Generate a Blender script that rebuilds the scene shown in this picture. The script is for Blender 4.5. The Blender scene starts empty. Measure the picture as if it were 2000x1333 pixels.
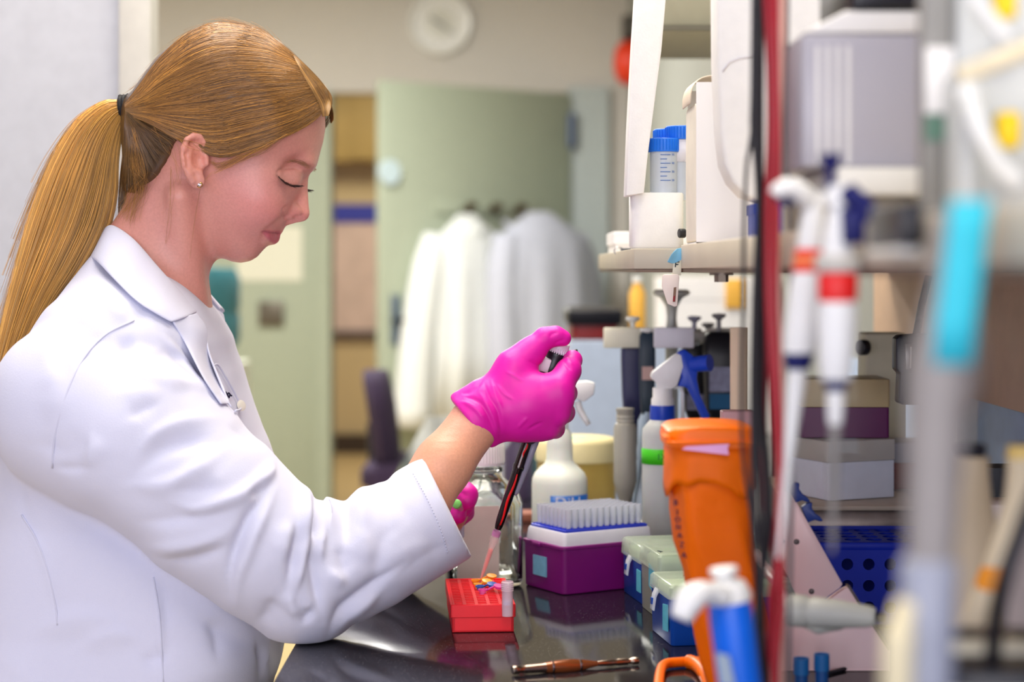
import bpy, math, random
import numpy as np
from mathutils import Vector, Matrix

C = bpy.context.scene.collection
SC = bpy.context.scene
# ------------------------------------------------------------------ camera, sky, lamps, exposure
EZ, FPX = 1.25, 3600.0            # eye height (m), focal length in pixels of the 2000 px wide frame
BENCH = 0.91                      # bench top height
DM = 1.83                         # depth of the woman's midplane
cam_d = bpy.data.cameras.new('camera'); cam = bpy.data.objects.new('camera', cam_d); C.objects.link(cam)
cam.location = (0, 0, EZ); cam.rotation_euler = (math.pi/2, 0, 0)
cam_d.sensor_width = 36; cam_d.lens = 36*FPX/2000; cam_d.shift_y = -138.5/2000
cam_d.clip_start = 0.05; cam_d.clip_end = 60
cam_d.dof.use_dof = True; cam_d.dof.focus_distance = 1.76; cam_d.dof.aperture_fstop = 4.1
SC.camera = cam
SC.view_settings.view_transform = 'Standard'; SC.view_settings.look = 'None'
SC.view_settings.gamma = 1; SC.view_settings.use_curve_mapping = False
SC.view_settings.exposure = 0.10

w = bpy.data.worlds.new('world'); SC.world = w; w.use_nodes = True
bg = w.node_tree.nodes['Background']; bg.inputs[0].default_value = (0.46, 0.51, 1.0, 1); bg.inputs[1].default_value = 0.30

def area(name, loc, rot, sx, sy, power, col):
    l = bpy.data.lights.new(name, 'AREA'); l.shape = 'RECTANGLE'; l.size = sx; l.size_y = sy
    l.energy = power; l.color = col
    o = bpy.data.objects.new(name, l); C.objects.link(o); o.location = loc; o.rotation_euler = rot
    return o
WARM = (1.0, 0.93, 0.82)
LAMPS = [(-0.55, 2.1, 16, WARM), (0.14, 2.0, 22, WARM), (0.05, -0.15, 16, WARM), (-1.4, 3.8, 22, WARM), (-0.1, 3.6, 24, WARM),
         (-0.9, 6.4, 92, (1.0, .98, .93)), (-.9, 10.8, 44, (1, .90, .68))]
for i, (x, y, pw, c) in enumerate(LAMPS):
    area('ceiling_lamp', (x, y, 2.70), (0, 0, 0), 0.55, 1.15, pw, c)
# daylight from the window side of the room, behind the camera on the left
area('window_daylight', (-2.0, -1.2, 1.9), (math.radians(68), 0, math.radians(-28)), 1.6, 1.6, 14, (0.62, 0.70, 1.0))
area('window_daylight', (-0.1, -2.4, 1.35), (math.radians(90), 0, 0), 2.6, 1.5, 76, (0.97, 0.95, 1.0))

# ------------------------------------------------------------------ helpers
def P(px, py, d):
    return np.array([(px-1000)/FPX*d, d, EZ+(528-py)/FPX*d])
def lin(c):
    c = np.array(c, float)/255
    return tuple(np.where(c <= .04045, c/12.92, ((c+.055)/1.055)**2.4))

MATS = {}
def mat(name, rgb, rough=.5, metal=0, trans=0, ior=1.45, sss=0, coat=0, bump=None, var=None, attr=None, alpha=1, emit=0, aniso=0, sheen=0, spec=.5):
    """procedural principled material; rgb is sRGB 0-255; var=(scale, amount) colour mottling, bump=(scale, strength)"""
    if name in MATS: return MATS[name]
    m = bpy.data.materials.new(name); m.use_nodes = True; nt = m.node_tree; N = nt.nodes; L = nt.links
    b = N['Principled BSDF']; col = lin(rgb)
    b.inputs['Base Color'].default_value = (*col, 1); b.inputs['Roughness'].default_value = rough
    b.inputs['Metallic'].default_value = metal; b.inputs['Transmission Weight'].default_value = trans
    b.inputs['IOR'].default_value = ior; b.inputs['Alpha'].default_value = alpha
    b.inputs['Coat Weight'].default_value = coat; b.inputs['Anisotropic'].default_value = aniso
    b.inputs['Sheen Weight'].default_value = sheen; b.inputs['Specular IOR Level'].default_value = spec
    if sss:
        b.inputs['Subsurface Weight'].default_value = sss; b.inputs['Subsurface Radius'].default_value = (1, .35, .2)
        b.inputs['Subsurface Scale'].default_value = .006
    if emit:
        b.inputs['Emission Color'].default_value = (*col, 1); b.inputs['Emission Strength'].default_value = emit
    tc = N.new('ShaderNodeTexCoord'); src = None
    if attr:
        a = N.new('ShaderNodeAttribute'); a.attribute_name = attr; src = a.outputs['Color']
    if var is None: var = (40, .04)
    nz = N.new('ShaderNodeTexNoise'); nz.inputs['Scale'].default_value = var[0]; nz.inputs['Detail'].default_value = 3
    L.new(tc.outputs['Object'], nz.inputs['Vector'])
    mr = N.new('ShaderNodeMapRange'); mr.inputs[1].default_value = .3; mr.inputs[2].default_value = .7
    mr.inputs[3].default_value = 1-var[1]; mr.inputs[4].default_value = 1+var[1]
    L.new(nz.outputs[0], mr.inputs[0])
    mx = N.new('ShaderNodeVectorMath'); mx.operation = 'SCALE'
    if src: L.new(src, mx.inputs[0])
    else: mx.inputs[0].default_value = col
    L.new(mr.outputs[0], mx.inputs['Scale']); L.new(mx.outputs[0], b.inputs['Base Color'])
    if bump:
        n2 = N.new('ShaderNodeTexNoise'); n2.inputs['Scale'].default_value = bump[0]; n2.inputs['Detail'].default_value = 4
        L.new(tc.outputs['Object'], n2.inputs['Vector'])
        bp = N.new('ShaderNodeBump'); bp.inputs['Strength'].default_value = bump[1]; bp.inputs['Distance'].default_value = .002
        L.new(n2.outputs[0], bp.inputs['Height']); L.new(bp.outputs[0], b.inputs['Normal'])
    MATS[name] = m
    return m

def fast_mesh(name, V, F):
    """F: (n,3) or (n,4) int array, or list of such arrays"""
    Fs = [f for f in (F if isinstance(F, list) else [F]) if len(f)]
    me = bpy.data.meshes.new(name); V = np.asarray(V, np.float32)
    me.vertices.add(len(V)); me.vertices.foreach_set('co', V.ravel())
    idx = np.concatenate([np.asarray(f, np.int32).ravel() for f in Fs])
    tot = np.concatenate([np.full(len(f), f.shape[1], np.int32) for f in Fs])
    me.loops.add(len(idx)); me.loops.foreach_set('vertex_index', idx)
    me.polygons.add(len(tot)); st = np.concatenate([[0], np.cumsum(tot)[:-1]]).astype(np.int32)
    me.polygons.foreach_set('loop_start', st)
    me.update(calc_edges=True); me.validate()
    return me

def link(name, me, m, parent=None, smooth=None):
    o = bpy.data.objects.new(name, me); C.objects.link(o)
    if m is not None: me.materials.append(m)
    if smooth is not None:
        me.polygons.foreach_set('use_smooth', [True]*len(me.polygons))
        if smooth < 180: me.set_sharp_from_angle(angle=math.radians(smooth))
    if parent is not None: adopt(o, parent)
    return o
def adopt(o, parent):
    o.parent = parent
    if parent.type == 'EMPTY': o.matrix_parent_inverse = Matrix.Translation(-Vector(parent.location))
def tag(o, label=None, cat=None, group=None, kind=None):
    if label: o['label'] = label
    if cat: o['category'] = cat
    if group: o['group'] = group
    if kind: o['kind'] = kind
    return o
def thing(name, label, cat, loc, group=None):
    o = bpy.data.objects.new(name, None); C.objects.link(o); o.location = Vector(loc); o.empty_display_size = .02
    return tag(o, label, cat, group)

def rotz(a):
    c, s = math.cos(a), math.sin(a); return np.array([[c, -s, 0], [s, c, 0], [0, 0, 1.]])
def frame(zdir, xref=(1, 0, 0)):
    """3x3 matrix whose columns are x,y,z axes with z along zdir"""
    z = np.array(zdir, float); z /= np.linalg.norm(z)
    x = np.array(xref, float); x = x - z*np.dot(x, z)
    if np.linalg.norm(x) < 1e-6: x = np.array([0, 1., 0]) - z*z[1]
    x /= np.linalg.norm(x); y = np.cross(z, x)
    return np.stack([x, y, z], 1)

class MB:
    """collects simple solids in one mesh; R (3x3) and T move everything added"""
    def __init__(s, R=None, T=(0, 0, 0)):
        s.v, s.f, s.R, s.T = [], [], np.eye(3) if R is None else np.array(R), np.array(T, float); s.n = 0
    def add(s, V, F):
        V = np.asarray(V, float) @ s.R.T + s.T
        s.v.append(V); s.f += [[i+s.n for i in f] for f in F]; s.n += len(V); return s
    def box(s, lo, hi, taper=0):
        x0, y0, z0 = lo; x1, y1, z1 = hi; t = taper
        V = [(x0+t, y0+t, z0), (x1-t, y0+t, z0), (x1-t, y1-t, z0), (x0+t, y1-t, z0), (x0, y0, z1), (x1, y0, z1), (x1, y1, z1), (x0, y1, z1)]
        return s.add(V, [(3, 2, 1, 0), (4, 5, 6, 7), (0, 1, 5, 4), (1, 2, 6, 5), (2, 3, 7, 6), (3, 0, 4, 7)])
    def cbox(s, c, size, taper=0):
        c = np.array(c, float); h = np.array(size, float)/2
        return s.box(c-h, c+h, taper)
    def lathe(s, prof, c=(0, 0, 0), seg=24, R=None, cap=True):
        """prof: list of (r, z)"""
        R = np.eye(3) if R is None else R
        a = np.linspace(0, 2*np.pi, seg, endpoint=False); V = []; F = []
        for r, z in prof: V += [(r*math.cos(t), r*math.sin(t), z) for t in a]
        n = len(prof)
        for i in range(n-1):
            for j in range(seg):
                k = (j+1) % seg; F.append((i*seg+j, i*seg+k, (i+1)*seg+k, (i+1)*seg+j))
        if cap: F.append(tuple(reversed(range(seg)))); F.append(tuple((n-1)*seg+j for j in range(seg)))
        return s.add(np.array(V) @ np.array(R).T + np.array(c, float), F)
    def cyl(s, a, b, ra, rb=None, seg=16, cap=True):
        a, b = np.array(a, float), np.array(b, float); L = np.linalg.norm(b-a)
        return s.lathe([(ra, 0), (ra if rb is None else rb, L)], a, seg, frame(b-a), cap)
    def tube(s, pts, r, seg=8):
        pts = np.array(pts, float); n = len(pts); r = np.full(n, r) if np.isscalar(r) else np.array(r)
        T = np.gradient(pts, axis=0); T /= np.linalg.norm(T, axis=1, keepdims=True)+1e-12
        ref = np.array([0, 0, 1.]) if abs(T[0][2]) < .9 else np.array([1., 0, 0]); V = []; F = []
        x = np.cross(T[0], ref)
        for i in range(n):
            x = x - T[i]*np.dot(x, T[i]); x /= np.linalg.norm(x); y = np.cross(T[i], x)
            for j in range(seg):
                t = 2*np.pi*j/seg; V.append(pts[i]+r[i]*(math.cos(t)*x+math.sin(t)*y))
        for i in range(n-1):
            for j in range(seg):
                k = (j+1) % seg; F.append((i*seg+j, i*seg+k, (i+1)*seg+k, (i+1)*seg+j))
        F.append(tuple(reversed(range(seg)))); F.append(tuple((n-1)*seg+j for j in range(seg)))
        return s.add(V, F)
    def prism(s, poly, a, b, axis=1):
        """polygon in the two other axes, extruded from a to b along axis"""
        n = len(poly); V = []
        for t in (a, b):
            for p in poly:
                q = list(p); q.insert(axis, t); V.append(q)
        F = [tuple(range(n)), tuple(reversed(range(n, 2*n)))]
        for i in range(n):
            j = (i+1) % n; F.append((j, i, n+i, n+j))
        return s.add(V, F)
    def extrude3(s, pts, off):
        """planar loop of 3-d points, extruded by vector off"""
        n = len(pts); pts = np.array(pts, float); V = np.vstack([pts, pts+np.array(off, float)])
        F = [tuple(reversed(range(n))), tuple(range(n, 2*n))]
        for i in range(n):
            j = (i+1) % n; F.append((i, j, n+j, n+i))
        return s.add(V, F)
    def loft(s, rings, cap=True):
        m = len(rings[0]); V = np.vstack(rings); F = []
        for i in range(len(rings)-1):
            for j in range(m):
                k = (j+1) % m; F.append((i*m+j, i*m+k, (i+1)*m+k, (i+1)*m+j))
        if cap: F.append(tuple(reversed(range(m)))); F.append(tuple((len(rings)-1)*m+j for j in range(m)))
        return s.add(V, F)
    def build(s, name, m, parent=None, smooth=40, bevel=0, seg=2):
        me = bpy.data.meshes.new(name); me.from_pydata(np.vstack(s.v).tolist(), [], s.f); me.update()
        import bmesh
        bm = bmesh.new(); bm.from_mesh(me); bmesh.ops.recalc_face_normals(bm, faces=bm.faces)
        if bevel:
            ed = [e for e in bm.edges if len(e.link_faces) == 2 and e.calc_face_angle(0) > .55]
            bmesh.ops.bevel(bm, geom=ed, offset=bevel, segments=seg, profile=.5, affect='EDGES', clamp_overlap=True)
        bm.to_mesh(me); bm.free()
        return link(name, me, m, parent, smooth)

def rring(cx, cy, z, sx, sy, r, n=4):
    """rounded rectangle ring"""
    pts = []
    for qx, qy, a0 in ((1, 1, 0), (-1, 1, 90), (-1, -1, 180), (1, -1, 270)):
        for i in range(n+1):
            a = math.radians(a0+90*i/n); pts.append((cx+qx*(sx/2-r)+r*math.cos(a), cy+qy*(sy/2-r)+r*math.sin(a), z))
    return np.array(pts)

def text_obj(name, body, size, m, loc, rot, parent=None, depth=.0002):
    cu = bpy.data.curves.new(name, 'FONT'); cu.body = body; cu.size = size; cu.extrude = depth
    cu.align_x = 'CENTER'; cu.align_y = 'CENTER'
    tmp = bpy.data.objects.new(name, cu); C.objects.link(tmp)
    dg = bpy.context.evaluated_depsgraph_get(); me = bpy.data.meshes.new_from_object(tmp.evaluated_get(dg))
    bpy.data.objects.remove(tmp)
    R = Matrix.Translation(Vector(loc)) @ rot.to_4x4(); me.transform(R)
    return link(name, me, m, parent)

# ------------------------------------------------------------------ signed-distance modelling and surface nets
def smin(a, b, k):
    if k <= 0: return np.minimum(a, b)
    h = np.maximum(k-np.abs(a-b), 0)/k
    return np.minimum(a, b)-h*h*k*.25
def smax(a, b, k): return -smin(-a, -b, k)

class Grid:
    def __init__(s, ax, ay, az):
        s.ax, s.ay, s.az = (np.asarray(a, np.float32) for a in (ax, ay, az))
        s.F = np.full((len(ax), len(ay), len(az)), .06, np.float32)
    def sl(s, lo, hi):
        return tuple(slice(max(np.searchsorted(a, l)-1, 0), np.searchsorted(a, h)+1) for a, l, h in zip((s.ax, s.ay, s.az), lo, hi))
    def coords(s, q):
        return s.ax[q[0]][:, None, None], s.ay[q[1]][None, :, None], s.az[q[2]][None, None, :]
    def op(s, fn, lo, hi, k, mode='u'):
        m = k+.012; q = s.sl(np.array(lo)-m, np.array(hi)+m); d = fn(*s.coords(q)).astype(np.float32)
        if mode == 'u': s.F[q] = smin(s.F[q], d, k)
        elif mode == 's': s.F[q] = smax(s.F[q], -d, k)
    def cap(s, a, b, ra, rb=None, k=.01, mode='u', flat=None):
        a, b = np.array(a), np.array(b); rb = ra if rb is None else rb; ba = b-a; L = max((ba**2).sum(), 1e-9)
        def fn(X, Y, Z):
            px, py, pz = X-a[0], Y-a[1], Z-a[2]
            t = np.clip((px*ba[0]+py*ba[1]+pz*ba[2])/L, 0, 1)
            return np.sqrt((px-t*ba[0])**2+(py-t*ba[1])**2+(pz-t*ba[2])**2)-(ra+(rb-ra)*t)
        r = max(ra, rb); s.op(fn, np.minimum(a, b)-r, np.maximum(a, b)+r, k, mode)
    def chain(s, pts, k=.01, mode='u'):
        for (a, ra), (b, rb) in zip(pts[:-1], pts[1:]): s.cap(a, b, ra, rb, k, mode)
    def ell(s, c, r, R=None, k=.01, mode='u'):
        c = np.array(c); r = np.array(r); M = np.eye(3) if R is None else np.array(R)
        def fn(X, Y, Z):
            p = [X-c[0], Y-c[1], Z-c[2]]; k0 = 0; k1 = 0
            for j in range(3):
                q = p[0]*M[0, j]+p[1]*M[1, j]+p[2]*M[2, j]
                k0 = k0+(q/r[j])**2; k1 = k1+(q/r[j]**2)**2
            k0 = np.sqrt(k0); return k0*(k0-1)/np.maximum(np.sqrt(k1), 1e-6)
        s.op(fn, c-r.max(), c+r.max(), k, mode)
    def half(s, p, n, k=.002, lo=None, hi=None):
        """keep only the side the normal n points away from"""
        p = np.array(p); n = np.array(n, float); n /= np.linalg.norm(n)
        lo = [s.ax[0], s.ay[0], s.az[0]] if lo is None else lo; hi = [s.ax[-1], s.ay[-1], s.az[-1]] if hi is None else hi
        s.op(lambda X, Y, Z: -((X-p[0])*n[0]+(Y-p[1])*n[1]+(Z-p[2])*n[2]), lo, hi, k, 's')
    def mesh(s):
        F = s.F; I = F < 0
        nx, ny, nz = F.shape
        cnt = np.zeros((nx-1, ny-1, nz-1), np.int8); offs = [(i, j, k) for i in (0, 1) for j in (0, 1) for k in (0, 1)]
        for o in offs: cnt += I[o[0]:nx-1+o[0], o[1]:ny-1+o[1], o[2]:nz-1+o[2]]
        act = np.argwhere((cnt > 0) & (cnt < 8)); idm = np.full(cnt.shape, -1, np.int32); idm[tuple(act.T)] = np.arange(len(act))
        val = {o: F[act[:, 0]+o[0], act[:, 1]+o[1], act[:, 2]+o[2]] for o in offs}
        acc = np.zeros((len(act), 3)); n = np.zeros(len(act))
        for o in offs:
            for a in range(3):
                if o[a]: continue
                o2 = list(o); o2[a] = 1; o2 = tuple(o2); v0, v1 = val[o], val[o2]; m = (v0 < 0) != (v1 < 0)
                t = np.where(m, v0/np.where(m, v0-v1, 1), 0); p = np.tile(np.array(o, float), (len(act), 1)); p[:, a] = t
                acc += p*m[:, None]; n += m
        q = act+acc/n[:, None]
        V = np.stack([np.interp(q[:, a], np.arange(len(ax)), ax) for a, ax in enumerate((s.ax, s.ay, s.az))], 1)
        quads = []
        for a in range(3):
            b, c = (a+1) % 3, (a+2) % 3
            sl0 = [slice(None)]*3; sl1 = [slice(None)]*3; sl0[a] = slice(0, -1); sl1[a] = slice(1, None)
            for ax2 in (b, c): sl0[ax2] = slice(1, -1); sl1[ax2] = slice(1, -1)
            A, B = I[tuple(sl0)], I[tuple(sl1)]; e = np.argwhere(A != B); inside = A[tuple(e.T)]
            e = e.copy(); e[:, b] += 1; e[:, c] += 1
            ids = []
            for db, dc in ((0, 0), (-1, 0), (-1, -1), (0, -1)):
                x = e.copy(); x[:, b] += db; x[:, c] += dc; ids.append(idm[tuple(x.T)])
            Q = np.stack(ids, 1); Q[~inside] = Q[~inside][:, ::-1]; quads.append(Q)
        return V, np.vstack(quads)

def vnormals(V, Q):
    N = np.zeros_like(V); n = np.cross(V[Q[:, 2]]-V[Q[:, 0]], V[Q[:, 3]]-V[Q[:, 1]])
    for j in range(4): np.add.at(N, Q[:, j], n)
    return N/(np.linalg.norm(N, axis=1, keepdims=True)+1e-12)
def relax(V, Q, it=2, lam=.5):
    for _ in range(it):
        S = np.zeros_like(V); n = np.zeros(len(V))
        for j in range(4):
            a, b = Q[:, j], Q[:, (j+1) % 4]
            np.add.at(S, a, V[b]); np.add.at(n, a, 1)
        V = V+lam*(S/n[:, None]-V)
    return V
def poly_sd(X, Y, pts):
    """signed distance to polygon, negative inside"""
    pts = np.array(pts, float); d = np.full(np.broadcast(X, Y).shape, 1e9); s = np.ones(d.shape)
    for i in range(len(pts)):
        a, b = pts[i], pts[i-1]; e = b-a; wx, wy = X-a[0], Y-a[1]
        t = np.clip((wx*e[0]+wy*e[1])/(e@e+1e-12), 0, 1); d = np.minimum(d, (wx-e[0]*t)**2+(wy-e[1]*t)**2)
        c1, c2, c3 = Y >= a[1], Y < b[1], e[0]*wy > e[1]*wx
        s = np.where((c1 & c2 & c3) | (~c1 & ~c2 & ~c3), -s, s)
    return s*np.sqrt(d)
def seg_dist(u, v, pts):
    """distance to an open polyline and the fraction along it"""
    pts = np.array(pts, float); L = np.concatenate([[0], np.cumsum(np.linalg.norm(np.diff(pts, axis=0), axis=1))])
    best = np.full(u.shape, 1e9); frac = np.zeros(u.shape); side = np.zeros(u.shape)
    for i in range(len(pts)-1):
        a, e = pts[i], pts[i+1]-pts[i]; ll = np.sqrt(e@e)
        t = np.clip(((u-a[0])*e[0]+(v-a[1])*e[1])/(e@e), 0, 1); d = np.hypot(u-a[0]-t*e[0], v-a[1]-t*e[1])
        m = d < best; best = np.where(m, d, best); frac = np.where(m, (L[i]+t*ll)/L[-1], frac)
        side = np.where(m, np.sign(e[0]*(v-a[1])-e[1]*(u-a[0])), side)
    return best, frac, side
def blur2(A, n):
    for ax in (0, 1):
        for _ in range(2):
            B = np.zeros_like(A)
            for k in range(-n, n+1): B += np.take(A, np.clip(np.arange(A.shape[ax])+k, 0, A.shape[ax]-1), axis=ax)
            A = B/(2*n+1)
    return A
def proj(V): return 1000+V[:, 0]/V[:, 1]*FPX, 528-(V[:, 2]-EZ)/V[:, 1]*FPX
def cr(pts, n):
    """Catmull-Rom resample of a polyline to n points"""
    p = np.array(pts, float); p = np.vstack([2*p[0]-p[1], p, 2*p[-1]-p[-2]]); m = len(p)-3
    t = np.linspace(0, m-1e-9, n); i = t.astype(int); f = (t-i)[:, None]
    a, b, c, d = p[i], p[i+1], p[i+2], p[i+3]
    return .5*((2*b)+(c-a)*f+(2*a-5*b+4*c-d)*f*f+(3*b-a-3*c+d)*f**3)
def strands(name, paths, rad, m, parent, cols=None, sides=3):
    """many thin tapering hairs in one mesh: paths (N,M,3), rad (N,M)"""
    N, M, _ = paths.shape; T = np.gradient(paths, axis=1); T /= np.linalg.norm(T, axis=2, keepdims=True)+1e-12
    ref = np.array([.15, -1, .1]); x = np.cross(T, ref); x /= np.linalg.norm(x, axis=2, keepdims=True)+1e-12; y = np.cross(T, x)
    a = np.arange(sides)*2*np.pi/sides
    V = paths[:, :, None, :]+rad[:, :, None, None]*(np.cos(a)[None, None, :, None]*x[:, :, None, :]+np.sin(a)[None, None, :, None]*y[:, :, None, :])
    I = np.arange(N*M*sides).reshape(N, M, sides); J = np.roll(I, -1, axis=2)
    Q = np.stack([I[:, :-1], J[:, :-1], J[:, 1:], I[:, 1:]], -1).reshape(-1, 4)
    me = fast_mesh(name, V.reshape(-1, 3), Q)
    if cols is not None:
        c = np.ones((N, M, sides, 4), np.float32); c[..., :3] = cols[:, None, None, :]
        at = me.color_attributes.new('Col', 'FLOAT_COLOR', 'POINT'); at.data.foreach_set('color', c.ravel())
    return link(name, me, m, parent, 180)
rng = np.random.default_rng(7)
# ------------------------------------------------------------------ the room
def struct(o): o['kind'] = 'structure'; return o
M_WALLB = mat('wall_paint_grey', (204, 200, 194), .85, bump=(200, .02)); M_WHITE = mat('wall_paint_white', (238, 238, 240), .8, bump=(200, .02))
M_SAGE = mat('sage_door_paint', (166, 175, 156), .55); M_FLOOR = mat('vinyl_floor', (196, 172, 124), .4, var=(8, .06))
struct(MB().box((-3.2, -1.0, -.06), (2.2, 13.2, 0)).build('floor', M_FLOOR))
struct(MB().box((-3.2, -1.0, 2.78), (2.2, 13.2, 2.85)).build('ceiling', mat('ceiling_tile', (228, 226, 220), .9)))
BY = 8.8
bw = MB(); bw.box((-3.2, BY, 0), (-1.50, BY+.14, 2.78)); bw.box((-1.50, BY, 2.10), (.27, BY+.14, 2.78)); bw.box((.27, BY, 0), (2.2, BY+.14, 2.78))
struct(bw.build('wall_back', M_WALLB))
struct(MB().box((.56, .9, 0), (.70, BY, 2.78)).build('wall_right', mat('wall_paint_cool', (146, 148, 142), .8)))
struct(MB().box((-3.2, .2, 0), (-3.1, BY, 2.78)).build('wall_left', M_WHITE))
# white partition close behind her, its corner a touch warmer
lp = MB().box((-2.2, 2.72, 0), (-.575, 2.98, 2.78)).build('wall_partition', mat('partition_paint', (184, 186, 194), .8, bump=(200, .02))); struct(lp)
struct(MB().box((-.577, 2.70, 0), (-.529, 2.76, 2.78)).build('trim_1', mat('corner_trim', (190, 187, 180), .6), None, 40, .004))
# door frame posts
struct(MB().box((.265, BY-.05, 0), (.46, BY+.16, 2.12)).build('trim_2', mat('frame_paint_blue_grey', (176, 186, 186), .6)))
struct(MB().box((-.93, BY-.03, 0), (-.865, BY+.16, 2.10)).build('trim_3', M_SAGE))
# corridor beyond
struct(MB().box((-3.2, 12.6, 0), (2.2, 12.72, 2.78)).build('wall_far', mat('corridor_paint', (214, 192, 146), .8)))
struct(MB().box((-3.2, 12.55, 0), (2.2, 12.6, .13)).build('baseboard_far', mat('dark_baseboard', (70, 56, 44), .7)))
# closed door leaf at left with lock plate and notice
d2 = thing('door_1', 'pale sage door leaf with a dark square lock plate, behind her chin', 'door', (-1.2, BY, 0)); d2['kind'] = 'structure'
MB().box((-1.50, BY-.02, .01), (-.93, BY+.03, 2.09)).build('panel', M_SAGE, d2, 40, .003)
MB().box((-1.205, BY-.045, .985), (-1.085, BY-.02, 1.10)).build('lock_plate', mat('grey_plate', (104, 98, 88), .4, .6), d2, 40, .004)
MB().box((-1.31, BY-.024, 1.20), (-1.0, BY-.021, 1.46)).build('notice', mat('notice_paper', (222, 222, 206), .8), d2)
# open door leaf, hinged on the right
H0, H1 = np.array([.262, BY-.06, 0]), np.array([-.585, 8.10, 0]); dv = (H1-H0)/np.linalg.norm(H1-H0); ang = math.atan2(dv[1], dv[0]); LW = np.linalg.norm(H1-H0)
d1 = thing('door_2', 'open sage green door with coats hanging on its hooks', 'door', H0); d1['kind'] = 'structure'
Rd = rotz(ang); nf = Rd @ np.array([0, 1., 0]); nf = nf if nf[1] < 0 else -nf       # towards the camera
MB(Rd, H0).box((0, -.022, .01), (LW, .022, 2.085)).build('panel', M_SAGE, d1, 40, .003)
dpt = lambda s, z, o=0.: H0+dv*s+nf*(.022+o)+np.array([0, 0, z])
for z in (.25, 1.1, 1.83): MB().cyl(dpt(.0, z, .01), dpt(.0, z+.16, .01), .022, seg=10).build('hinge', mat('hinge_steel', (96, 108, 130), .4, .7), d1)
hb = MB(); hb.box((-.02, -.004, -.10), (.02, .004, .10)); h_ = MB(np.stack([dv, -nf, (0, 0, 1)], 1), dpt(LW-.07, 1.02, .004)).box((-.025, -.004, -.10), (.025, .004, .12)).build('handle_plate', mat('plate_steel', (120, 134, 152), .35, .8), d1, 40, .002)
MB().tube([dpt(LW-.07, 1.03), dpt(LW-.07, 1.03, .06), dpt(LW-.11, 1.03, .065), dpt(LW-.19, 1.025, .062)], .013, 10).build('handle', mat('dark_lever', (40, 44, 52), .4, .5), d1)
MB().cyl(dpt(LW-.035, 1.68), dpt(LW-.035, 1.68, .018), .055, seg=18).build('door_sensor', mat('pale_blue_plastic', (196, 216, 224), .5), d1)
MB(np.stack([dv, -nf, (0, 0, 1)], 1), dpt(.50, 1.535)).box((-.30, -.012, -.03), (.28, .0, .03)).build('hook_rail', M_SAGE, d1, 40, .003)
HK = [(.24, 'hook'), (.375, 'hook'), (.49, 'hook')]
hs = [LW*(1105-x)/370 for x in (985, 936, 886)]
for s_ in hs:
    k = MB(); k.tube([dpt(s_, 1.53), dpt(s_, 1.515, .04), dpt(s_, 1.525, .07)], .011, 8); k.lathe([(.004, -.02), (.024, -.012), (.028, 0), (.022, .014), (.004, .02)], dpt(s_, 1.54, .075), 12)
    k.build('hook', mat('dark_bronze', (74, 62, 42), .4, .4), d1, 50)
# hanging lab coats
def hung_coat(lab, s_, prof, m, slv, ph, of=.05):
    base = dpt(s_, 1.46, .08); t = thing('hanging_lab_coat', lab, 'coat', dpt(s_, .62, .12), 'lab coats on the door'); rg = []
    for z, w_, dp in prof:
        a = np.linspace(0, 2*np.pi, 56, endpoint=False); pl = 1+.10*np.sin(9*a+ph+z*1.5)*min(1, max(0, (1.38-z)*3)); c = dpt(s_, z, of+dp*.6)
        rg.append(np.array([c+dv*(-math.cos(q)*w_*p)+nf*(math.sin(q)*dp*p) for q, p in zip(a, pl)]))
    MB().loft(rg).build('coat_body', m, t, 180)
    for pts, r in slv: MB().tube(cr([dpt(s_-dx, z, of+o) for dx, z, o in pts], 14), np.interp(np.linspace(0, 1, 14), [0, .2, 1], r), 14).build('sleeve', m, t, 180)
    MB().tube([dpt(s_+.05, 1.47, .10), dpt(s_+.03, 1.43, .15), dpt(s_, 1.41, .165), dpt(s_-.03, 1.43, .15), dpt(s_-.05, 1.47, .10)], .014, 8).build('collar', m, t, 180)
    return t
M_HC = mat('hung_coat_white', (226, 230, 230), .9); M_HC2 = mat('hung_coat_cool', (186, 190, 206), .9)
hung_coat('white lab coat hanging at left of the open door, one sleeve down', hs[2]+.03, [(1.50, .04, .04), (1.44, .11, .06), (1.38, .19, .08), (1.2, .20, .09), (.9, .20, .10), (.56, .22, .10)], M_HC, [([(-.16, 1.40, .02), (-.22, 1.2, .03), (-.27, .9, .03), (-.30, .56, .03)], [.06, .075, .085])], 0)
hung_coat('blue-white lab coat hanging in front, nearest the door frame', hs[0]+.07, [(1.51, .05, .05), (1.44, .17, .08), (1.38, .25, .10), (1.2, .26, .12), (.9, .26, .13), (.54, .28, .13)], M_HC2, [([(.20, 1.40, .03), (.27, 1.22, .03), (.30, .98, .02), (.29, .70, .02)], [.06, .07, .07]), ([(-.20, 1.40, .06), (-.24, 1.2, .08), (-.25, .9, .10), (-.24, .66, .10)], [.06, .07, .07])], 2, .26)
pk = thing('cloth_bundle', 'small pale pink cloth bundle on the right hook of the door', 'cloth', dpt(hs[0]-.10, 1.40, .06))
MB().lathe([(.004, .05), (.05, .045), (.085, .02), (.10, -.02), (.095, -.04), (.004, -.03)], dpt(hs[0]-.10, 1.43, .05), 18, frame((.15, -.9, .4))).build('crown', mat('pink_cloth', (222, 188, 180), .9), pk, 180)
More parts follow.
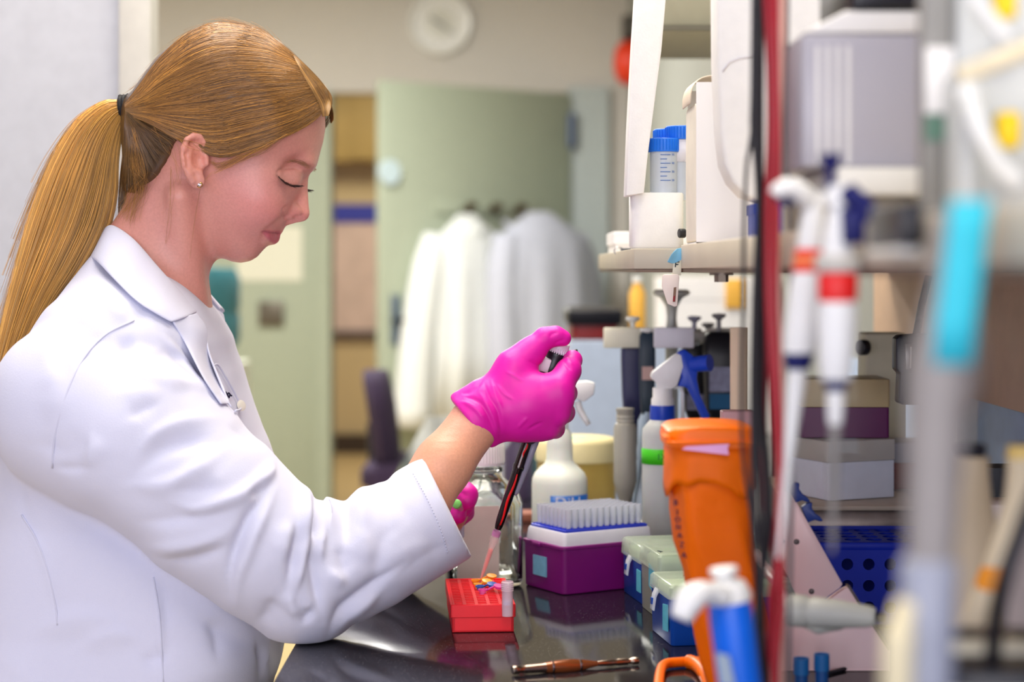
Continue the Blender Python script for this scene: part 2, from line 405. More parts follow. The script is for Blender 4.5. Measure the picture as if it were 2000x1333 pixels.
# wall clock
ck = thing('wall_clock', 'round white wall clock with a pale rim, high on the grey wall', 'clock', (-.335, BY, 2.44)); cc = np.array([-.345, BY, 2.425])
Rk = frame((0, -1, 0))
MB().lathe([(.155, 0), (.155, .03), (.148, .045), (.128, .042), (.122, .022), (.001, .02)], cc, 48, Rk).build('rim', mat('clock_rim', (226, 226, 222), .25), ck)
MB().lathe([(.121, .021), (.001, .0215)], cc, 40, Rk, False).build('dial', mat('clock_dial', (206, 206, 196), .3), ck)
for i in range(12):
    a = i*math.pi/6; mk = MB(); mk.add([cc+np.array([math.sin(a+da)*r, -.0235, math.cos(a+da)*r]) for r, da in ((.092, -.025), (.092, .025), (.108, .022), (.108, -.022))], [(0, 1, 2, 3)]); mk.build('hour_mark', mat('clock_ink', (128, 128, 124), .6), ck)
for nm, a, l, w_ in (('hour_hand', -1.0, .06, .007), ('minute_hand', 2.2, .09, .005)):
    q = np.array([math.sin(a), 0, math.cos(a)]); p_ = np.array([math.cos(a), 0, -math.sin(a)]); b0 = cc+np.array([0, -.028, 0]); MB().extrude3([b0-q*.015-p_*w_, b0-q*.015+p_*w_, b0+q*l+p_*w_*.5, b0+q*l-p_*w_*.5], (0, .003, 0)).build(nm, mat('clock_ink', 0), ck)
# corridor poster board and cabinet
pb = thing('poster', 'pink paper notice board with a blue header in the corridor', 'poster', (-1.09, 12.58, .83))
MB().box((-1.30, 12.56, .82), (-.86, 12.6, 1.60)).build('sheet', mat('poster_pink', (224, 200, 188), .8, var=(9, .08)), pb)
MB().box((-1.31, 12.545, 1.575), (-.86, 12.6, 1.70)).build('header', mat('poster_blue', (58, 66, 170), .6), pb)
MB().box((-1.31, 12.55, .79), (-.86, 12.6, .84)).build('frame_bottom', mat('poster_frame', (96, 84, 84), .6), pb)
sg_ = thing('wall_cabinet', 'tan wooden cabinet high on the corridor wall above the notice', 'cabinet', (-1.1, 12.45, 1.95))
MB().box((-1.45, 12.32, 1.98), (-.70, 12.6, 2.5)).build('carcass', mat('tan_wood', (176, 150, 92), .6, var=(5, .08)), sg_, 40, .004)
MB().box((-1.08, 12.30, 1.99), (-.71, 12.32, 2.49)).build('cabinet_door', mat('tan_wood', 0), sg_, 40, .003)
# water jug stand, office chair, fire bell
wj = thing('water_cooler', 'teal water jug on a pale cooler, seen past her collar', 'water cooler', (-1.0, 6.0, 0)); wc = np.array([-1.02, 6.0, 0])
MB().loft([rring(wc[0], wc[1], z, .30, .30, .03) for z in (0, .4, .92, .95)]).build('cooler_body', mat('cooler_white', (206, 210, 196), .5), wj, 40)
MB().lathe([(.05, .95), (.06, .97), (.125, 1.0), (.135, 1.03), (.135, 1.10), (.128, 1.115), (.135, 1.13), (.135, 1.22), (.12, 1.255), (.01, 1.262)], wc, 28).build('jug', mat('teal_plastic', (58, 116, 128), .25), wj, 40)
oc = thing('office_chair', 'dark purple office chair standing below the hanging coats', 'chair', (-.24, 5.4, 0)); o0 = np.array([-.24, 5.4, 0]); M_OC = mat('chair_fabric', (52, 38, 66), .9); M_OB = mat('chair_plastic', (36, 34, 44), .5)
MB().loft([rring(o0[0]+.02, 5.4, z, a, b, .06) for z, a, b in ((.62, .36, .38), (.64, .42, .44), (.68, .42, .44), (.70, .38, .40))]).build('seat', M_OC, oc, 50)
MB().loft([np.array([[o0[0]-.12+dx+lean, 5.4+y*w_, z] for dx, y in ((-.03, -.8), (-.035, 0), (-.03, .8), (0, 1), (.03, .8), (.035, 0), (.03, -.8), (0, -1))]) for z, lean, w_ in ((.66, .0, .14), (.72, -.005, .2), (.85, -.02, .21), (.93, -.035, .17), (.955, -.04, .10))]).build('backrest', M_OC, oc, 60)
MB().tube([o0+(-.02, 0, .60), o0+(-.14, 0, .58), o0+(-.165, 0, .66), o0+(-.17, 0, .80)], .016, 8).build('back_bar', M_OB, oc)
MB().cyl(o0+(0, 0, .12), o0+(0, 0, .62), .025, seg=12).build('column', M_OB, oc)
for i in range(5):
    a = i*2*math.pi/5+.3; e = o0+np.array([math.cos(a)*.26, math.sin(a)*.26, .07]); l = MB().tube([o0+(0, 0, .12), o0*.5+e*.5+(0, 0, .02), e], [.022, .018, .014], 8).build('leg', M_OB, oc)
    MB().cyl(e+(0, -.012, -.038), e+(0, .012, -.038), .032, seg=12).build('caster', M_OB, l)
fb = thing('fire_bell', 'red round fire bell on the far right wall beside the shelf', 'fire bell', (.56, 8.35, 2.2)); fc = np.array([.56, 8.35, 2.19])
MB().lathe([(.10, 0), (.105, .04), (.09, .075), (.05, .095), (.004, .10)], fc, 24, frame((-1, 0, 0))).build('gong', mat('fire_red', (226, 58, 28), .35), fb, 60)
MB().box((.50, 8.28, 2.30), (.56, 8.42, 2.40)).build('bracket', mat('dark_bracket', (70, 66, 60), .6), fb, 40, .004)
# ceiling light fittings
for i, (x, y, pw, c) in enumerate(LAMPS):
    t = thing('ceiling_light', 'long ceiling light panel '+['above the seated woman', 'above the lab bench', 'above the camera side of the bench', 'above the white partition', 'above the far bench end', 'in front of the hanging coats', 'in the corridor beyond the door'][i], 'ceiling light', (x, y, 2.78), 'ceiling lights')
    f = MB()
    for lo, hi in (((x-.31, y-.61, 2.74), (x-.28, y+.61, 2.78)), ((x+.28, y-.61, 2.74), (x+.31, y+.61, 2.78)), ((x-.28, y-.61, 2.74), (x+.28, y-.58, 2.78)), ((x-.28, y+.58, 2.74), (x+.28, y+.61, 2.78))): f.box(lo, hi)
    f.build('frame', M_WHITE, t); MB().box((x-.28, y-.58, 2.755), (x+.28, y+.58, 2.765)).build('diffuser', mat('light_diffuser', (255, 246, 230), .5, emit=1.5), t)

# ------------------------------------------------------------------ bench, reagent shelf and stool
M_TOP = mat('black_epoxy', (20, 19, 24), .13, var=(220, .5), spec=.5)
nt = M_TOP.node_tree; bs = nt.nodes['Principled BSDF']; vo = nt.nodes.new('ShaderNodeTexVoronoi'); vo.inputs['Scale'].default_value = 330
tcn = [n for n in nt.nodes if n.type == 'TEX_COORD'][0]; nt.links.new(tcn.outputs['Object'], vo.inputs['Vector'])
rp = nt.nodes.new('ShaderNodeValToRGB'); rp.color_ramp.elements[0].position = .10; rp.color_ramp.elements[0].color = (.16, .15, .17, 1); rp.color_ramp.elements[1].position = .16; rp.color_ramp.elements[1].color = (.010, .009, .012, 1)
nt.links.new(vo.outputs['Distance'], rp.inputs[0]); nt.links.new(rp.outputs[0], bs.inputs['Base Color'])
nr = nt.nodes.new('ShaderNodeTexNoise'); nr.inputs['Scale'].default_value = 14; nr.inputs['Detail'].default_value = 6; mr2 = nt.nodes.new('ShaderNodeMapRange'); mr2.inputs[3].default_value = .05; mr2.inputs[4].default_value = .15
nt.links.new(tcn.outputs['Object'], nr.inputs['Vector']); nt.links.new(nr.outputs[0], mr2.inputs[0]); nt.links.new(mr2.outputs[0], bs.inputs['Roughness'])
BX = -.198
tag(MB().box((BX, .35, BENCH-.032), (.555, 4.3, BENCH)).build('worktop', M_TOP, None, 40, .003), 'long black speckled worktop she leans her elbow on', 'worktop')
M_CAB = mat('cabinet_grey', (196, 196, 190), .5)
for i in range(5):
    y0 = .42+i*.765; t = thing('base_cabinet', 'grey base cabinet under the worktop, '+['nearest the camera', 'second from the camera', 'third from the camera', 'fourth from the camera', 'at the far end'][i], 'cabinet', (.34, y0+.38, 0), 'base cabinets under the worktop')
    MB().box((.12, y0-.003, .08), (.55, y0+.757, BENCH-.033)).build('body', M_CAB, t, 40, .002); MB().box((.16, y0-.003, 0), (.55, y0+.757, .08)).build('plinth', mat('dark_baseboard', 0), t)
    f = MB().box((.102, y0, .12), (.12, y0+.75, .84)).build('cabinet_door', M_CAB, t, 40, .003)
    MB().tube([(.102, y0+.62, .70), (.078, y0+.62, .70), (.078, y0+.72, .70), (.102, y0+.72, .70)], .005, 8).build('door_handle', mat('steel', (186, 186, 186), .3, 1), f)
struct(MB().box((.5555, .9, BENCH+.001), (.5598, 3.2, EZ-.145)).build('trim_4', mat('backsplash_blue', (192, 214, 246), .5)))
# stool
so = thing('stool', 'dark round lab stool under the seated woman', 'stool', (-.41, DM, 0)); s0_ = np.array([-.41, DM, 0])
MB().lathe([(.001, .47), (.17, .47), (.185, .485), (.185, .515), (.17, .53), (.001, .53)], s0_, 32).build('seat', M_OC, so, 50)
MB().cyl(s0_+(0, 0, .05), s0_+(0, 0, .47), .028, seg=16).build('column', M_OB, so)
for i in range(5):
    a = i*2*math.pi/5; MB().tube([s0_+(0, 0, .10), s0_+np.array([math.cos(a)*.28, math.sin(a)*.28, .03])], [.024, .018], 8).build('leg', M_OB, so)
# reagent shelf: near and far boards, brackets and the back panel under it
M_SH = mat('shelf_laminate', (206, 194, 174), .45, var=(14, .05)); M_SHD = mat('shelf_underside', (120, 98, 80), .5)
sh = thing('reagent_shelf', 'beige laminate shelf over the bench, crowded with foam boxes and pipettes', 'shelf', (.36, 1.6, EZ))
def sfx(d): return .159+(1.735-d)*.014              # front edge of the near board
ST = EZ+.0235
def board(x0, x1, xr, y0, y1, z0, z1): return MB().add([(x0, y0, z0), (xr, y0, z0), (xr, y1, z0), (x1, y1, z0), (x0, y0, z1), (xr, y0, z1), (xr, y1, z1), (x1, y1, z1)], [(3, 2, 1, 0), (4, 5, 6, 7), (0, 1, 5, 4), (1, 2, 6, 5), (2, 3, 7, 6), (3, 0, 4, 7)])
board(sfx(.45), sfx(1.735), .552, .45, 1.738, EZ+.0015, ST).build('near_board', M_SH, sh, 40, .0012)
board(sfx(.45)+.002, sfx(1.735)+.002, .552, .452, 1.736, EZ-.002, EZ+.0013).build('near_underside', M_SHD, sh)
M_SHF = mat('shelf_laminate_dim', (186, 176, 156), .45, var=(14, .05))  # copy of the laminate with the far board's dimness put into its colour
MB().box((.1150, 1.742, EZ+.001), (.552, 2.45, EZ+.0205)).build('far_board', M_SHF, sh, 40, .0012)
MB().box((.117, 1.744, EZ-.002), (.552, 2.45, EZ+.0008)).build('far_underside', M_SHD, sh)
MB().box((.500, .75, EZ-.140), (.512, 2.55, EZ-.002)).build('back_panel', mat('panel_tan', (216, 182, 152), .6, var=(30, .04)), sh, 40, .001)
bq = P(1409, 528, 1.60); bo = MB(); bo.lathe([(.0105, 0), (.0105, -.0022), (.001, -.0022)], bq+(0, 0, -.002), 18); bo.lathe([(.0062, 0), (.0062, -.0062), (.001, -.0062)], bq+(0, 0, -.0042), 6)
bo.build('bolt', mat('dull_steel', (128, 116, 104), .4, .8), sh)
for y in (.62, 2.2): MB().box((.53, y, BENCH), (.56, y+.04, EZ+.24)).build('upright', mat('upright_grey', (196, 194, 190), .4, .3), sh)
us = thing('upper_shelf', 'olive grey upper shelf above the foam boxes', 'shelf', (.36, 2.6, EZ+.3))
MB().box((.185, 2.28, EZ+.300), (.56, 2.62, EZ+.42)).build('board', mat('olive_laminate', (150, 146, 122), .6), us, 40, .003)
MB().box((.183, 2.272, EZ+.296), (.56, 2.28, EZ+.303)).build('edge_strip', mat('edge_dark', (96, 92, 76), .6), us)
# ------------------------------------------------------------------ the woman in the lab coat
M_SKIN = mat('skin', (225, 170, 155), .38, attr='Col', var=(420, .05), bump=(700, .14), sss=.12)
M_HAIR = mat('hair', (150, 108, 58), .30, attr='Col', var=(30, .06), spec=.6)
M_COAT = mat('coat_cloth', (210, 211, 230), .85, var=(6, .01), bump=(900, .15), sheen=.1)
M_GLOVE = mat('nitrile_glove', (226, 20, 164), .46, var=(25, .04), bump=(160, .10))
person = thing('person', 'woman with blonde ponytail in white lab coat and pink gloves, pipetting at the bench', 'person', (-.42, DM, 0.0))

def mir(p): p = np.array(p, float); p[..., 1] = 2*DM-p[..., 1]; return p
def lat(px, py, l):                            # point on her near side, l metres from the midplane
    return P(px, py, DM-l)

SKULL = [(634,222),(634,250),(630,275),(623,300),(613,320),(602,338),(596,352),(585,383),(572,408),(563,428),(559,438),(554,447),(546,453.5),(541.5,455),(544,462),(540.5,471),(534,476),
         (520,482),(512,490),(502,502),(489,510),(470,514),(452,511),(438,505),(418,496),(400,484),(350,440),(300,402),(268,370),(252,310),(251,255),(258,215),(281,178),(319,126),(373,80),(430,60),(500,66),(556,103),(597,140),(624,180)]
def axes(lo, hi, f, c, a0, a1):
    """coarse-fine-coarse axis: spacing f inside lo..hi, c outside"""
    A = np.arange(lo, hi, f)
    return np.concatenate([np.arange(a0, lo-c*.5, c), A, np.arange(A[-1]+c, a1, c)])
gx = axes(-.405, -.165, .0017, .006, -.62, -.01); gy = axes(DM-.10, DM+.10, .0017, .006, DM-.27, DM+.27); gz = axes(1.235, 1.50, .0017, .006, .50, 1.52)
G = Grid(gx, gy, gz)
SK = np.array(SKULL, float); SKm = np.stack([(SK[:, 0]-1000)/FPX*DM, EZ+(528-SK[:, 1])/FPX*DM], 1)
def head_tables(ax, az):
    X, Z = ax[:, None].astype(float), az[None, :].astype(float)
    D = poly_sd(X, Z, SKm); u = 1000+X/DM*FPX; v = 528-(Z-EZ)/DM*FPX
    t = ((u-470)*.42+(514-v)*.907)
    W = np.interp(t, [-40, 0, 60, 120, 190, 260, 330, 420], [.036, .041, .050, .058, .066, .072, .075, .073])
    return D, W
HP, HR = 2.25, .068
def head_s(D):
    return np.maximum(1+D/HR, 0)
qh = G.sl((-.42, DM-.12, 1.22), (-.15, DM+.12, 1.52))
D0, W0 = head_tables(G.ax[qh[0]], G.az[qh[2]])
Db = np.where(D0 < -.006, blur2(D0, 3), D0)
s0 = head_s(Db)[:, None, :]; Y = G.ay[qh[1]][None, :, None]
fh = ((s0**HP+(np.abs(Y-DM)/W0[:, None, :])**HP)**(1/HP)-1)*HR
G.F[qh] = np.minimum(G.F[qh], fh.astype(np.float32))
# neck and shoulders, torso and legs inside the clothes
G.chain([(P(335,425,DM), .047), (P(298,520,DM), .050), (P(262,620,DM), .064)], .022)
G.ell(P(262,650,DM), (.065,.115,.045), k=.04)
G.ell(P(265,830,DM), (.085,.125,.15), k=.04); G.ell(P(250,1100,DM), (.085,.115,.16), k=.04); G.ell(P(240,1390,DM), (.10,.13,.11), k=.04)
for sg in (-1, 1):
    G.chain([((-.40, DM+sg*.09, .63), .085), ((-.06, DM+sg*.10, .61), .062)], .03)
    G.cap(P(352,385,DM+sg*.055), P(372,575,DM+sg*.022), .012, .010, .02)     # neck muscle
# near arm: upper arm inside the sleeve, forearm bare to the glove
ELB = P(592,1128,1.692); WR = P(932,822,1.785)
G.chain([(P(215,790,1.72), .042), (P(400,960,1.695), .040), (ELB, .034)], .02)
G.chain([(ELB, .034), (P(735,1062,1.715), .032), (P(815,985,1.745), .029), (P(866,908,1.760), .0268), (WR, .0245)], .01)
G.cap(WR, P(985,775,1.79), .022, .022, .01)
# far arm
LEL = P(540,1160,2.02); LWR = P(845,1010,1.905)
G.chain([(P(215,780,DM+.11), .042), (LEL, .042), (LWR, .026), (P(872,990,1.895), .024)], .02)
# nose, lids, cheek, chin, lips
G.cap(P(590,346,DM), P(588.5,414,DM), .0048, .0079, .007)
G.cap(P(588,420,DM), P(566,430,DM), .0058, .0045, .006)
for sg in (-1, 1):
    y = DM+sg*.0115
    G.ell(P(570,413,y), (.0098,.0062,.0076), k=.005)
    G.ell(P(580,424.5,DM+sg*.0160), (.0052,.0085,.0027), k=.001, mode='s')
    G.ell(P(580,337,DM+sg*.041), (.013,.010,.010), k=.016, mode='s')          # socket
    G.ell(P(597,318,DM+sg*.016), (.008,.016,.006), k=.012)                    # brow ridge
    G.ell(P(563,347,DM+sg*.0290), (.0125,.0125,.0118), k=.007)                # lid over eyeball
    G.ell(P(507,392,DM+sg*.042), (.020,.016,.020), k=.03)                     # cheek
    G.cap(P(544,450.5,DM+sg*.002), P(518,454,DM+sg*.022), .0034, .0022, .004)
    G.cap(P(533,464,DM), P(515,459,DM+sg*.022), .0056, .0024, .004)
    G.cap(P(548,456.5,DM+sg*.003), P(511,454,DM+sg*.0275), .0010, .0007, .0012, 's')   # mouth line
    # ear
    ew = lambda px: .0700+(403-px)/50*.013
    ep = lambda px, py, dl=0.: P(px, py, DM+sg*(ew(px)+dl))
    G.ell(ep(379,312,-.004), (.0108,.0050,.0245), frame((.05,0,1),(1,sg*-.45,0)), k=.004)
    G.ell(ep(386,352), (.0075,.0038,.0090), k=.004)
    G.chain([(ep(400,296), .0030)]+[(ep(a, b, .002), .0033) for a, b in ((399,277),(390,268),(378,266),(366,274),(359,290),(358.5,307),(362,325),(369,341),(377,355))], .0022)
    G.chain([(ep(a, b, .001), .0026) for a, b in ((382,279),(371,290),(368.5,306),(372,322),(381,332),(391,338))], .003)
    G.cap(ep(402,308,.001), ep(403,320,.001), .0035, .003, .004)
    G.ell(ep(388,313,.007), (.0066,.0095,.0098), k=.002, mode='s')
    G.ell(ep(382,281,.006), (.0068,.0060,.0040), k=.002, mode='s'); G.cap(ep(363,300,.0045), ep(367,328,.0045), .0017, .0014, .002, 's')
V, Q = G.mesh(); V = relax(V, Q, 2, .4); Nn = vnormals(V, Q)
# skin colouring and small creases, by where they sit on the near side and mirrored
def nearuv(V):
    y = np.minimum(V[:, 1], 2*DM-V[:, 1]); return 1000+V[:, 0]/y*FPX, 528-(V[:, 2]-EZ)/y*FPX
u, v = nearuv(V); hd = (V[:, 2] > 1.2)
for pts, wd, am in [([(555,420),(540,437),(520,452),(508,470)], 6, .0016), ([(538,341),(549,331),(564,327),(577,327),(586,331)], 2.6, .0024),
                    ([(541,352),(552,361),(566,366),(580,368)], 3, .0005), ([(400,330),(395,370)], 4, .0006), ([(560,402),(553,410),(553,420),(560,428)], 2.6, .0016)]:
    d, fr, sd = seg_dist(u, v, pts); k = am*np.exp(-(d/wd)**2)*np.clip(np.minimum(fr, 1-fr)*5+.15, 0, 1)*hd
    V = V-Nn*k[:, None]
col = np.tile(np.array(lin((208, 144, 130))), (len(V), 1))
def blend(w, c):
    global col
    col = col*(1-w[:, None])+w[:, None]*np.array(lin(c))
gs = lambda cx, cy, r: np.exp(-(((u-cx)/r)**2+((v-cy)/r)**2))*hd
blend(gs(505,405,55)*.42, (216,128,128)); blend(gs(585,420,26)*.35, (222,138,134)); blend(gs(470,360,60)*.25, (226,150,146))
blend(gs(380,300,34)*.5, (232,146,118)); blend(gs(560,340,22)*.35, (196,128,118)); blend(gs(395,470,60)*.2, (226,160,140))
ar = np.clip((1.16-V[:, 2])/.08, 0, 1); blend(ar*.8, (226,166,132))
lips = [(509,452.5),(522,452),(535,451),(546,451),(549,455),(546,468),(537,477),(528,472),(519,464)]
sdl = poly_sd(u, v, lips); blend(np.clip(.5-sdl/2.2, 0, 1)*.85*hd, (190,92,104))
dl, fr, _ = seg_dist(u, v, [(511,454),(528,455),(545,456)]); blend(np.exp(-(dl/1.5)**2)*.55*hd, (120,52,56))
dl, fr, _ = seg_dist(u, v, [(541,343),(546,350),(556,358),(568,363),(583,364)]); blend(np.exp(-(dl/2.4)**2)*.7*hd, (110,66,58))
dl, fr, _ = seg_dist(u, v, [(566,317),(578,316),(591,319),(604,325)]); blend(np.exp(-(dl/4.0)**2)*np.clip(fr*1.3, 0, 1)*.65*hd, (140,88,62))
me = fast_mesh('body', V, Q); c4 = np.ones((len(V), 4), np.float32); c4[:, :3] = col
me.color_attributes.new('Col', 'FLOAT_COLOR', 'POINT').data.foreach_set('color', c4.ravel())
body = link('body', me, M_SKIN, person, 180)
BV = V; bu, bv = proj(V); bnear = Nn[:, 1] < .25
def surf_depth(px, py, VV, uu, vv, mask, r=7):
    m = mask & (np.abs(uu-px) < r) & (np.abs(vv-py) < r)
    return VV[m, 1].min() if m.any() else None

# lashes and brow
def hairs(name, roots, tips, r0, m, colr, lift=.003, n=6, parent=person):
    pa = []
    for a, b in zip(roots, tips):
        a, b = np.array(a), np.array(b); t = np.linspace(0, 1, n)[:, None]
        pa.append(a+(b-a)*t+np.array([0, -1, -.3])*lift*(t*(1-t))*2)
    pa = np.array(pa); rad = np.tile(r0*np.linspace(1, .25, n), (len(pa), 1))
    return strands(name, pa, rad, m, parent, np.tile(lin(colr), (len(pa), 1))*rng.uniform(.8, 1.25, (len(pa), 1)), 4)
for sg in (-1, 1):
    rt, tp, br, bt = [], [], [], []
    lash = cr([(544,345),(550,352),(559,358),(569,361.5),(580,362)], 74)
    for i, (a, b) in enumerate(lash):
        d = surf_depth(a, b, BV, bu, bv, bnear) or DM-.035
        p = P(a, b, d-.0004); t = i/73
        e = P(a+9+4*t+rng.normal(0, 1.3), b+7.5-5.5*t+rng.normal(0, 1.2), d-.008-.003*(1-t))
        rt.append(p); tp.append(e)
    for i in range(110):
        t = rng.random()**.75; cx, cy = cr([(562,317),(576,315.5),(591,319),(605,325.5)], 50)[int(t*49)]
        cy += rng.normal(0, 1.0+2.0*t); d = surf_depth(cx, cy, BV, bu, bv, bnear) or DM-.03
        br.append(P(cx, cy, d-.0001)); bt.append(P(cx-7, cy-1.5, d-.0006))
    if sg > 0: rt, tp, br, bt = (mir(np.array(x)) for x in (rt, tp, br, bt))
    hairs('eyelashes', rt, tp, .00058, M_HAIR, (38, 24, 20)); hairs('eyebrow', br, bt, .00017, M_HAIR, (150, 100, 66), .0004)

# ---- hair: a base following the skull, then strands combed to the tie
HXa = np.arange(-.46, -.13, .002); HZa = np.arange(1.20, 1.53, .002)
Dh, Wh = head_tables(HXa, HZa)
HAIRPX = [(655,178),(640,224),(628,221),(600,238),(560,262),(505,284),(440,304),(408,300),(400,272),(384,256),(362,262),(346,276),(330,312),(305,352),(270,402),(246,446),(222,446),(225,300),(225,180),(300,80),(430,20),(560,60)]
uu, vv = np.meshgrid(np.arange(200, 680), np.arange(10, 470), indexing='ij'); HSD = poly_sd(uu, vv, HAIRPX)
def hair_t(u, v):
    d = -HSD[np.clip(np.round(u).astype(int)-200, 0, 479), np.clip(np.round(v).astype(int)-10, 0, 459)]
    return np.where(d > 0, .0085*(1-np.exp(-np.maximum(d, 0)/16))+.0006, -.02)
H = Grid(np.arange(-.45, -.145, .0024), np.arange(DM-.1, DM+.1, .0024), np.arange(1.26, 1.52, .0024))
Dq, Wq = head_tables(H.ax, H.az); sq = head_s(np.where(Dq < -.006, blur2(Dq, 2), Dq))[:, None, :]
X, Yh, Z = H.coords((slice(None),)*3); yn = np.minimum(Yh, 2*DM-Yh)
H.F = (((sq**HP+(np.abs(Yh-DM)/Wq[:, None, :])**HP)**(1/HP)-1)*HR-hair_t(1000+X/yn*FPX, 528-(Z-EZ)/yn*FPX)).astype(np.float32)
H.cap(P(280,235,DM), P(256,214,DM), .020, .009, .02)
Vh, Qh = H.mesh(); Vh = relax(Vh, Qh, 3, .5)
me = fast_mesh('hair', Vh, Qh); c4 = np.ones((len(Vh), 4), np.float32); c4[:, :3] = lin((92, 66, 38))
me.color_attributes.new('Col', 'FLOAT_COLOR', 'POINT').data.foreach_set('color', c4.ravel())
hair = link('hair', me, M_HAIR, person, 180)
Hmap = None
def hair_pt(px, py, lift=0., far=False):
    """point on the hair surface seen at a pixel; vectorised"""
    d = np.full(px.shape, DM-.05)
    for _ in range(6):
        x = (px-1000)/FPX*d; z = EZ+(528-py)/FPX*d
        i = np.clip((x-HXa[0])/.002, 0, len(HXa)-1.01); j = np.clip((z-HZa[0])/.002, 0, len(HZa)-1.01)
        i0, j0 = i.astype(int), j.astype(int); fi, fj = i-i0, j-j0
        bl = lambda A: A[i0, j0]*(1-fi)*(1-fj)+A[i0+1, j0]*fi*(1-fj)+A[i0, j0+1]*(1-fi)*fj+A[i0+1, j0+1]*fi*fj
        s = head_s(bl(Dh)-.008); Hh = (bl(Wh)+.008)*np.maximum(1-s**HP, 0)**(1/HP)
        d = .5*d+.5*(DM-Hh-lift)
    p = np.stack([(px-1000)/FPX*d, d, EZ+(528-py)/FPX*d], -1)
    return mir(p) if far else p
def family(c0, c1, n, M, jit, far=False, lift=.0006, pw=1.0, clump=22, st0=.10):
    A, B = cr(c0, M), cr(c1, M); a = rng.random(n)**pw
    cl = np.round(a*clump)/clump; a = a*.72+cl*.28+rng.normal(0, .008, n)
    a = np.clip(a, -.02, 1.02)
    pth = A[None]*(1-a[:, None, None])+B[None]*a[:, None, None]
    t = np.linspace(0, 1, M)[None, :]
    ph = rng.random((n, 1))*6.28; wob = jit*np.sin(t*rng.uniform(3, 9, (n, 1))+ph)*np.sin(np.pi*t)**.5
    t0 = rng.random((n, 1))**2*st0
    ks = (t0+(1-t0)*t)*(M-1); i0 = np.minimum(ks.astype(int), M-2); fk = (ks-i0)[..., None]
    pth = np.take_along_axis(pth, i0[..., None], 1)*(1-fk)+np.take_along_axis(pth, i0[..., None]+1, 1)*fk
    pth[..., 1] += wob; pth[..., 0] += wob*.3
    lf = lift+rng.random((n, 1))*.0022+0*t
    return hair_pt(pth[..., 0], pth[..., 1], lf, far), a
TOP = [(572,104),(540,80),(500,57),(430,46),(370,66),(312,116),(270,172),(243,203)]
BOT = [(634,217),(604,240),(560,263),(500,286),(440,304),(396,296),(340,268),(292,240),(246,224)]
FR0 = [(572,104),(606,136),(634,168),(648,192),(642,226)]; FR1 = [(574,112),(594,150),(612,182),(624,206),(630,228)]
NP0 = [(345,272),(320,262),(290,248),(246,218)]; NP1 = [(231,446),(232,380),(240,300),(244,222)]
def hcol(n, base, sp=.25):
    k = rng.normal(0, sp, (n, 1)); b = np.array(lin(base))[None]
    c = b*np.exp(k); c[:, 2] *= np.exp(-.35*k[:, 0]); return c
for far in (False, True):
    n = 3400 if not far else 800
    p1, a1 = family(TOP, BOT, n, 22, 3.0, far, pw=.9); M1 = p1.shape[1]
    p2, a2 = family(FR0, FR1, 420 if not far else 200, 22, 1.2, far); p3, a3 = family(NP0, NP1, 800 if not far else 220, 22, 2.4, far, clump=14, st0=.30)
    pp = np.concatenate([p1, p2, p3]); prof = np.sin(np.linspace(.06, np.pi-.6, 22))**.5
    rad = rng.uniform(.00014, .00036, (len(pp), 1))*prof[None]
    strands('hair_strands', pp, rad, M_HAIR, hair, np.concatenate([hcol(len(p1), (148,104,54), .46), hcol(len(p2), (166,126,74), .3), hcol(len(p3), (108,78,44), .36)]))
# loose wisps round the ear, temple, nape and crown
wl = []
for pts, n, j in [([(560,262),(510,292),(465,312),(425,330)], 26, 4), ([(520,284),(470,306),(430,322),(412,316)], 22, 4), ([(455,325),(430,332),(412,340),(402,352)], 2, 1),
                  ([(345,268),(375,284),(402,292),(430,300)], 5, 8), ([(300,250),(330,285),(350,330),(345,360)], 5, 6), ([(391,368),(384,410),(376,460),(371,505)], 2, .7),
                  ([(335,330),(332,380),(330,440),(326,480)], 3, 4), ([(262,262),(268,320),(266,370),(240,420)], 60, 9), ([(258,250),(272,330),(276,360),(255,430)], 30, 8)]:
    for _ in range(n):
        p = cr(np.array(pts)+rng.normal(0, j, (len(pts), 2))*np.array([[.5], [1], [1], [1]]), 22)
        d = np.array([min(surf_depth(a, b, BV, bu, bv, bnear, 5) or 9, hair_pt(np.array([a]), np.array([b]))[0, 1]) for a, b in p[::3]])
        d = np.interp(np.arange(22), np.arange(0, 22, 3), np.where(d > 5, DM-.05, d))-.0015-rng.random()*.002
        wl.append(np.stack([P(a, b, c) for (a, b), c in zip(p, d)]))
for _ in range(70):                            # flyaways standing off the crown
    t = rng.random(); c = cr(TOP, 60); i = int(t*44); p = c[i:i+15:2]; k = np.linspace(0, 1, len(p))
    nrm = np.array([-(p[-1]-p[0])[1], (p[-1]-p[0])[0]]); nrm = nrm/np.linalg.norm(nrm); nrm = nrm*(-1 if nrm[1] > 0 else 1)
    q = p+nrm[None]*(k**1.5*rng.uniform(2, 16))[:, None]; q = cr(q, 22); wl.append(np.stack([P(a, b, DM+rng.normal(0, .001)) for a, b in q]))
wl = np.array(wl); strands('loose_hairs', wl, rng.uniform(.00010, .00022, (len(wl), 1))*np.linspace(1, .5, 22)[None], M_HAIR, hair, hcol(len(wl), (170,120,62), .25))

